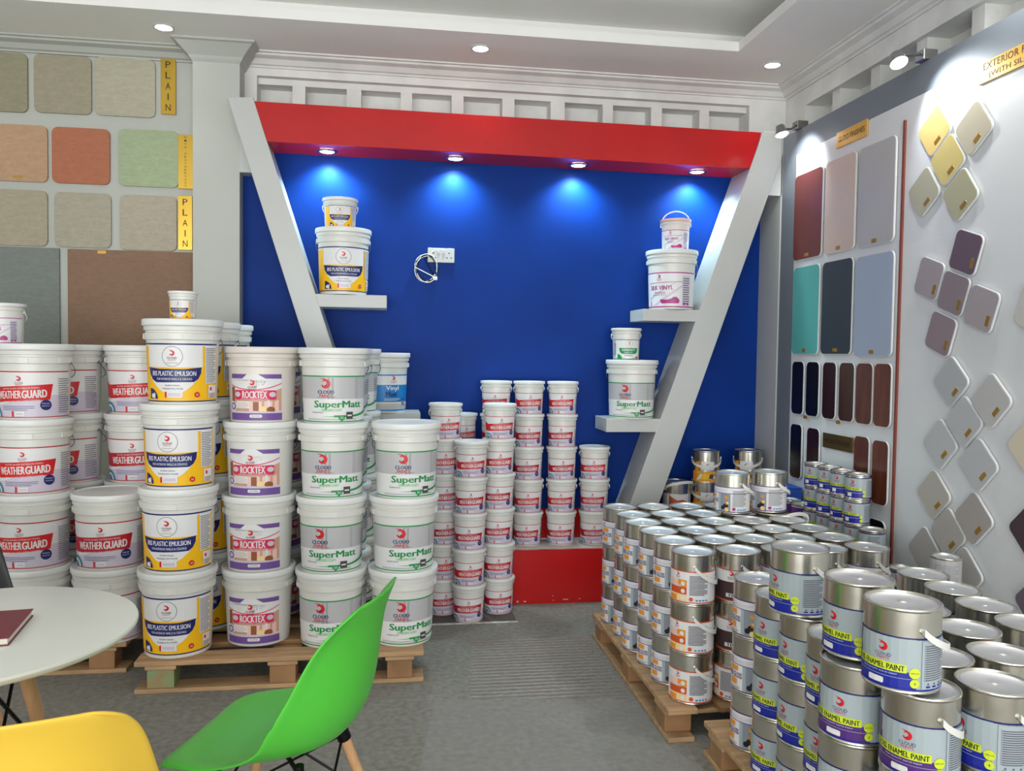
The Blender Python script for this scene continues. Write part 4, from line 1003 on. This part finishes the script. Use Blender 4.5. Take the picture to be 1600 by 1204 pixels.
# ------------------------------------------------------------ chairs, table, notebook
def interp(tab, t):
    for (a, b) in zip(tab, tab[1:]):
        if t <= b[0]:
            q = (t-a[0])/(b[0]-a[0]); q2 = q
            return [x + (y-x)*q2 for x, y in zip(a[1:], b[1:])]
    return list(tab[-1][1:])
def smooth_tab(tab, t):
    e = .035
    s = [0]*(len(tab[0])-1)
    for k, w_ in ((-2, 1), (-1, 2), (0, 3), (1, 2), (2, 1)):
        v = interp(tab, min(1, max(0, t+k*e)))
        s = [a+b*w_/9 for a, b in zip(s, v)]
    return s
#        t     x      z     halfw  up   fwd
SHELL = [(0.00, .205, .410, .150, .000, .000), (.05, .202, .428, .190, .002, 0), (.16, .140, .434, .215, .010, 0), (.30, .050, .424, .232, .030, .0), (.42, -.060, .420, .242, .065, .010),
         (.51, -.150, .432, .248, .105, .050), (.58, -.208, .478, .246, .100, .105), (.66, -.238, .550, .238, .045, .120), (.76, -.250, .640, .226, .012, .105), (.88, -.258, .730, .208, -.002, .075), (.95, -.270, .786, .192, -.006, .040), (1.0, -.292, .822, .158, -.008, .018)]
def chair(nm, m, x, y, heading, label, seed=0):
    t = thing(nm, (x, y, 0), label, 'chair', None, R(heading))
    NU, NV = 44, 26; bm = bmesh.new(); G = []
    for i in range(NU+1):
        t0 = i/NU; X, Z, W, UP, FW = smooth_tab(SHELL, t0); row = []
        edge = min(1, min(t0, 1-t0)/.07); 
        W2 = W*(.80+.20*math.sqrt(max(0, 1-(1-edge)**2)))
        for j in range(NV+1):
            v = -1 + 2*j/NV; cv = abs(v)**2.2
            lip = max(0, abs(v)-.90)/.10
            row.append(bm.verts.new((X + FW*cv - (.008*lip if t0 > .55 else 0), v*W2, Z + UP*cv - .006*lip*(1 if t0 < .5 else 0))))
        G.append(row)
    for i in range(NU):
        for j in range(NV): bm.faces.new((G[i][j], G[i+1][j], G[i+1][j+1], G[i][j+1]))
    bmesh.ops.recalc_face_normals(bm, faces=bm.faces)
    sh = obj('shell_seat', bm, m, t, smooth=True, sharp=60)
    sm = sh.modifiers.new('thickness', 'SOLIDIFY'); sm.thickness = .007; sm.offset = 0
    bv = sh.modifiers.new('rounding', 'SUBSURF'); bv.levels = 1; bv.render_levels = 1
    tops = []
    for sx in (1, -1):
        for sy in (1, -1):
            a = Vector((sx*.105-.015, sy*.125, .405)); b = Vector((sx*.215-.015, sy*.235, 0.010))
            bm = bmesh.new(); tube(bm, [a, a+(b-a)*.12, a+(b-a)*.5, b], .0155, 14, r_end=.0115)
            obj('leg', bm, LEGW, t, smooth=True); tops.append((a, b))
    bm = bmesh.new(); P = lambda k, s: tops[k][0] + (tops[k][1]-tops[k][0])*s
    for p, q in ((0, 1), (2, 3), (0, 2), (1, 3)):
        tube(bm, [P(p, .06), P(q, .50)], .0035, 6); tube(bm, [P(q, .06), P(p, .50)], .0035, 6)
    for k in range(4): tube(bm, [P(k, -.01), P(k, .09)], .0185, 12)
    tube(bm, [P(0, 0), P(3, 0)], .006, 6); tube(bm, [P(1, 0), P(2, 0)], .006, 6)
    for k in range(4): tube(bm, [P(k, -.0), P(k, 0)+Vector((0, 0, .022))], .012, 8)
    obj('wire_brace', bm, BLACKM, t, smooth=True)
    return t
chair('moulded_chair', GREENC, -.275, 2.055, 162, 'bright green moulded plastic chair with wooden legs beside the table')
chair('moulded_chair', YELLOWC, -.660, 1.578, 106, 'yellow moulded plastic chair in the near left corner, seen from behind')
chair('moulded_chair', BLACKC, -1.375, 2.66, -62, 'black moulded chair beyond the table, only its edge showing at the left')
tx, ty, tz, tr = -.955, 2.008, .73, .362
t = thing('round_table', (tx, ty, 0), 'small round white table with wooden legs at the left', 'table')
bm = bmesh.new(); lathe(bm, [(0, tz-.018), (tr-.008, tz-.018), (tr-.002, tz-.013), (tr, tz-.006), (tr-.002, tz-.001), (tr-.005, tz), (0, tz)], 96, mat_at=lambda k: 1 if 1 <= k <= 3 else 0)
obj('tabletop', bm, [TABLE, TABLEE], t, smooth=True)
L4 = []
for k in range(4):
    a0 = R(38 + 90*k); a = Vector((.10*math.cos(a0), .10*math.sin(a0), tz-.03)); b = Vector((.255*math.cos(a0), .255*math.sin(a0), .002)); L4.append((a, b))
    bm = bmesh.new(); tube(bm, [a, a+(b-a)*.5, b], .018, 14, r_end=.013); obj('leg', bm, LEGW, t, smooth=True)
bm = bmesh.new()
for k in range(4):
    p, q = L4[k], L4[(k+1) % 4]
    tube(bm, [p[0]+(p[1]-p[0])*.06, q[0]+(q[1]-q[0])*.45], .004, 6); tube(bm, [q[0]+(q[1]-q[0])*.06, p[0]+(p[1]-p[0])*.45], .004, 6)
    tube(bm, [p[0]+(p[1]-p[0])*-.02, p[0]+(p[1]-p[0])*.05], .022, 12)
lathe_bm = bmesh.new(); bm2 = bm
box(bm2, -.13, .13, -.13, .13, tz-.026, tz-.0185)
obj('wire_brace', bm2, BLACKM, t, smooth=True, sharp=30)
bk = thing('notebook', (-.900, 1.99, tz+.0005), 'maroon hardback notebook lying on the white table', 'notebook', None, R(9))
bm = boxes((-.07, .07, -.105, .105, 0, .0025), (-.07, .07, -.105, .105, .0155, .018), bev=.0008); box(bm, -.0715, -.068, -.105, .105, 0, .018, bev=.0008); obj('cover', bm, BOOKC, bk)
obj('page_block', boxes((-.067, .0665, -.102, .102, .0026, .0154)), PAGES, bk)
